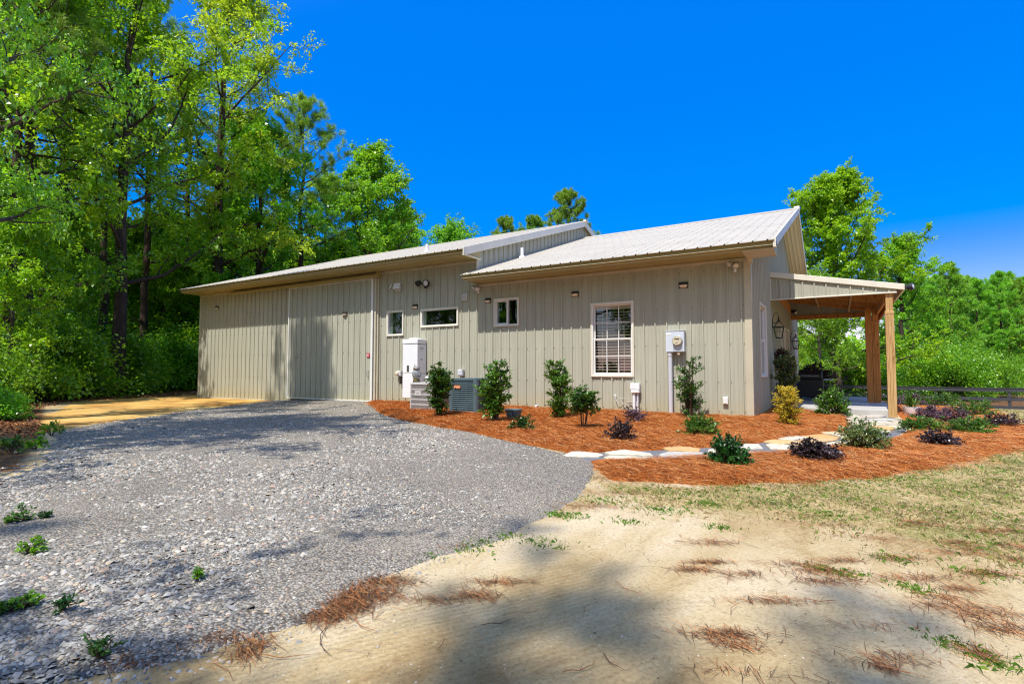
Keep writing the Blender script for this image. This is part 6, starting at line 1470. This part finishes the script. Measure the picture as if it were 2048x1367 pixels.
# ------------------------------------------------------------------ board fence
fa = np.array(along(1700, 41)); fb = np.array(along(2015, 34)); fd = (fb-fa)/np.hypot(*(fb-fa))
FENCE = thing('board_fence', 'dark charcoal board fence with wire mesh along the back lawn', 'fence', (float(fb[0]), float(fb[1]), float(gz(*fb))))
sp = 3.75
for k in range(-9, 8):
    c = fb+fd*sp*k; d_ = fb+fd*sp*(k+1); z0 = float(gz(*c)); z1 = float(gz(*d_)); a = math.atan2(fd[1], fd[0])
    mb = MB(); mb.boxm(.15, .15, 1.75, Matrix.Translation((c[0], c[1], z0+.46)) @ Matrix.Rotation(a, 4, 'Z')); mb.build('post', 'fence', FENCE, bevel=.01)
    nrm = np.array([fd[1], -fd[0]])
    def board(za, zb, t, o, name):
        mb = MB(); q = []
        for (p, zz) in ((c, z0), (d_, z1)):
            for oo in (o, o+t):
                for h in (za, zb): q.append((p[0]+nrm[0]*oo, p[1]+nrm[1]*oo, zz+h))
        mb.add(q, [(0, 1, 3, 2), (4, 6, 7, 5), (0, 4, 5, 1), (2, 3, 7, 6), (1, 5, 7, 3), (0, 2, 6, 4)]); mb.build(name, 'fence', FENCE)
    board(1.30, 1.34, .20, -.06, 'cap_rail'); board(1.09, 1.298, .035, .078, 'rail'); board(.52, .72, .035, .078, 'rail'); board(.02, .2, .035, .078, 'rail')
    mb = MB()
    for h in np.arange(.2, 1.1, .10): mb.tube([(c[0]-nrm[0]*.08, c[1]-nrm[1]*.08, z0+h), (d_[0]-nrm[0]*.08, d_[1]-nrm[1]*.08, z1+h)], .0035, 3, cap=False)
    for s in np.arange(0, sp, .12):
        p = c+fd*s; zz = z0+(z1-z0)*s/sp; mb.tube([(p[0]-nrm[0]*.08, p[1]-nrm[1]*.08, zz+.1), (p[0]-nrm[0]*.08, p[1]-nrm[1]*.08, zz+1.1)], .0035, 3, cap=False)
    mb.build('wire_mesh', 'fence', FENCE)

# ------------------------------------------------------------------ light, sky, camera
d = Vector((.03, 1, -1.85)).normalized()
sun = bpy.data.lights.new('sun', 'SUN'); sun.energy = 4.6; sun.angle = R(.53); sun.color = (1.0, .955, .88)
so = bpy.data.objects.new('sun', sun); COL.objects.link(so); so.rotation_euler = d.to_track_quat('-Z', 'Y').to_euler(); so.location = (0, -20, 40)
W = bpy.data.worlds.new('World'); sc.world = W; W.use_nodes = True
nt = W.node_tree; bg = nt.nodes['Background']
sky = nt.nodes.new('ShaderNodeTexSky'); sky.sky_type = 'NISHITA'; sky.sun_disc = False
sky.sun_elevation = math.asin(-d.z); sky.sun_rotation = math.atan2(-d.x, -d.y); sky.air_density = 1.0; sky.dust_density = .2; sky.ozone_density = 2.0; sky.altitude = 100
hs = nt.nodes.new('ShaderNodeHueSaturation'); hs.inputs['Saturation'].default_value = 1.45; hs.inputs['Value'].default_value = 1.0
nt.links.new(sky.outputs[0], hs.inputs['Color'])
# clear deep blue air: less red, flatter green and blue towards the horizon
sc_ = nt.nodes.new('ShaderNodeSeparateColor'); cc_ = nt.nodes.new('ShaderNodeCombineColor'); nt.links.new(hs.outputs[0], sc_.inputs[0])
for ch, (mu, ad) in enumerate(((1.05, -.84), (.30, .777), (.2, 4.18))):
    m_ = nt.nodes.new('ShaderNodeMath'); m_.operation = 'MULTIPLY_ADD'; m_.inputs[1].default_value = mu; m_.inputs[2].default_value = ad
    x_ = nt.nodes.new('ShaderNodeMath'); x_.operation = 'MAXIMUM'; x_.inputs[1].default_value = 0
    nt.links.new(sc_.outputs[ch], m_.inputs[0]); nt.links.new(m_.outputs[0], x_.inputs[0]); res = x_.outputs[0]
    if ch == 1:   # the brighter sunward half of the sky keeps its own green
        y_ = nt.nodes.new('ShaderNodeMath'); y_.operation = 'SUBTRACT'; y_.inputs[1].default_value = 3.2; nt.links.new(sc_.outputs[1], y_.inputs[0])
        z_ = nt.nodes.new('ShaderNodeMath'); z_.operation = 'MAXIMUM'; z_.inputs[1].default_value = 0; nt.links.new(y_.outputs[0], z_.inputs[0])
        q_ = nt.nodes.new('ShaderNodeMath'); q_.operation = 'MULTIPLY_ADD'; q_.inputs[1].default_value = .4; nt.links.new(z_.outputs[0], q_.inputs[0]); nt.links.new(res, q_.inputs[2]); res = q_.outputs[0]
    nt.links.new(res, cc_.inputs[ch])
# pale warm glow added around the sun, out of view, to fill the shadows
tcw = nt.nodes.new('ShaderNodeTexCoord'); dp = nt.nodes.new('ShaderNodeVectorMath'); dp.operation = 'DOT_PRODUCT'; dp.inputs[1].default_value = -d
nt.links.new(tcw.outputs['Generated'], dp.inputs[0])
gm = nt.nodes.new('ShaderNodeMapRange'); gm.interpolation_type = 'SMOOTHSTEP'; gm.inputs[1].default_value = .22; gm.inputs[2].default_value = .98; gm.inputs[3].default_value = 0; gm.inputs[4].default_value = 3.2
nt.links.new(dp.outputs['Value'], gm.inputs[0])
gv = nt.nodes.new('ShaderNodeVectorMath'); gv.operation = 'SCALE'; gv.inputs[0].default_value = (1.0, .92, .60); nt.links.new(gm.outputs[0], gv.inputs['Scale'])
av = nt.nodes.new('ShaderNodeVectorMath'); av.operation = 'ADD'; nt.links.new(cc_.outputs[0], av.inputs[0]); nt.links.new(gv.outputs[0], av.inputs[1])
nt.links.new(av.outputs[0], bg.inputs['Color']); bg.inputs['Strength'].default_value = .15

cam = bpy.data.cameras.new('camera'); cam.sensor_width = 36; cam.lens = FPX/2048*36; cam.clip_start = .05; cam.clip_end = 3000
co = bpy.data.objects.new('camera', cam); COL.objects.link(co); co.location = CAM; co.rotation_euler = (PI/2+PITCH, 0, YAW); sc.camera = co
vs = sc.view_settings; sc.display_settings.display_device = 'sRGB'; vs.view_transform = 'Standard'; vs.look = 'None'; vs.gamma = 1; vs.exposure = 0.4; vs.use_curve_mapping = False
cy = sc.cycles; cy.max_bounces = 8; cy.diffuse_bounces = 4; cy.transparent_max_bounces = 12; cy.caustics_reflective = False; cy.caustics_refractive = False
cy.use_adaptive_sampling = False; cy.use_denoising = True; cy.denoising_prefilter = 'ACCURATE'; cy.filter_width = 1.15
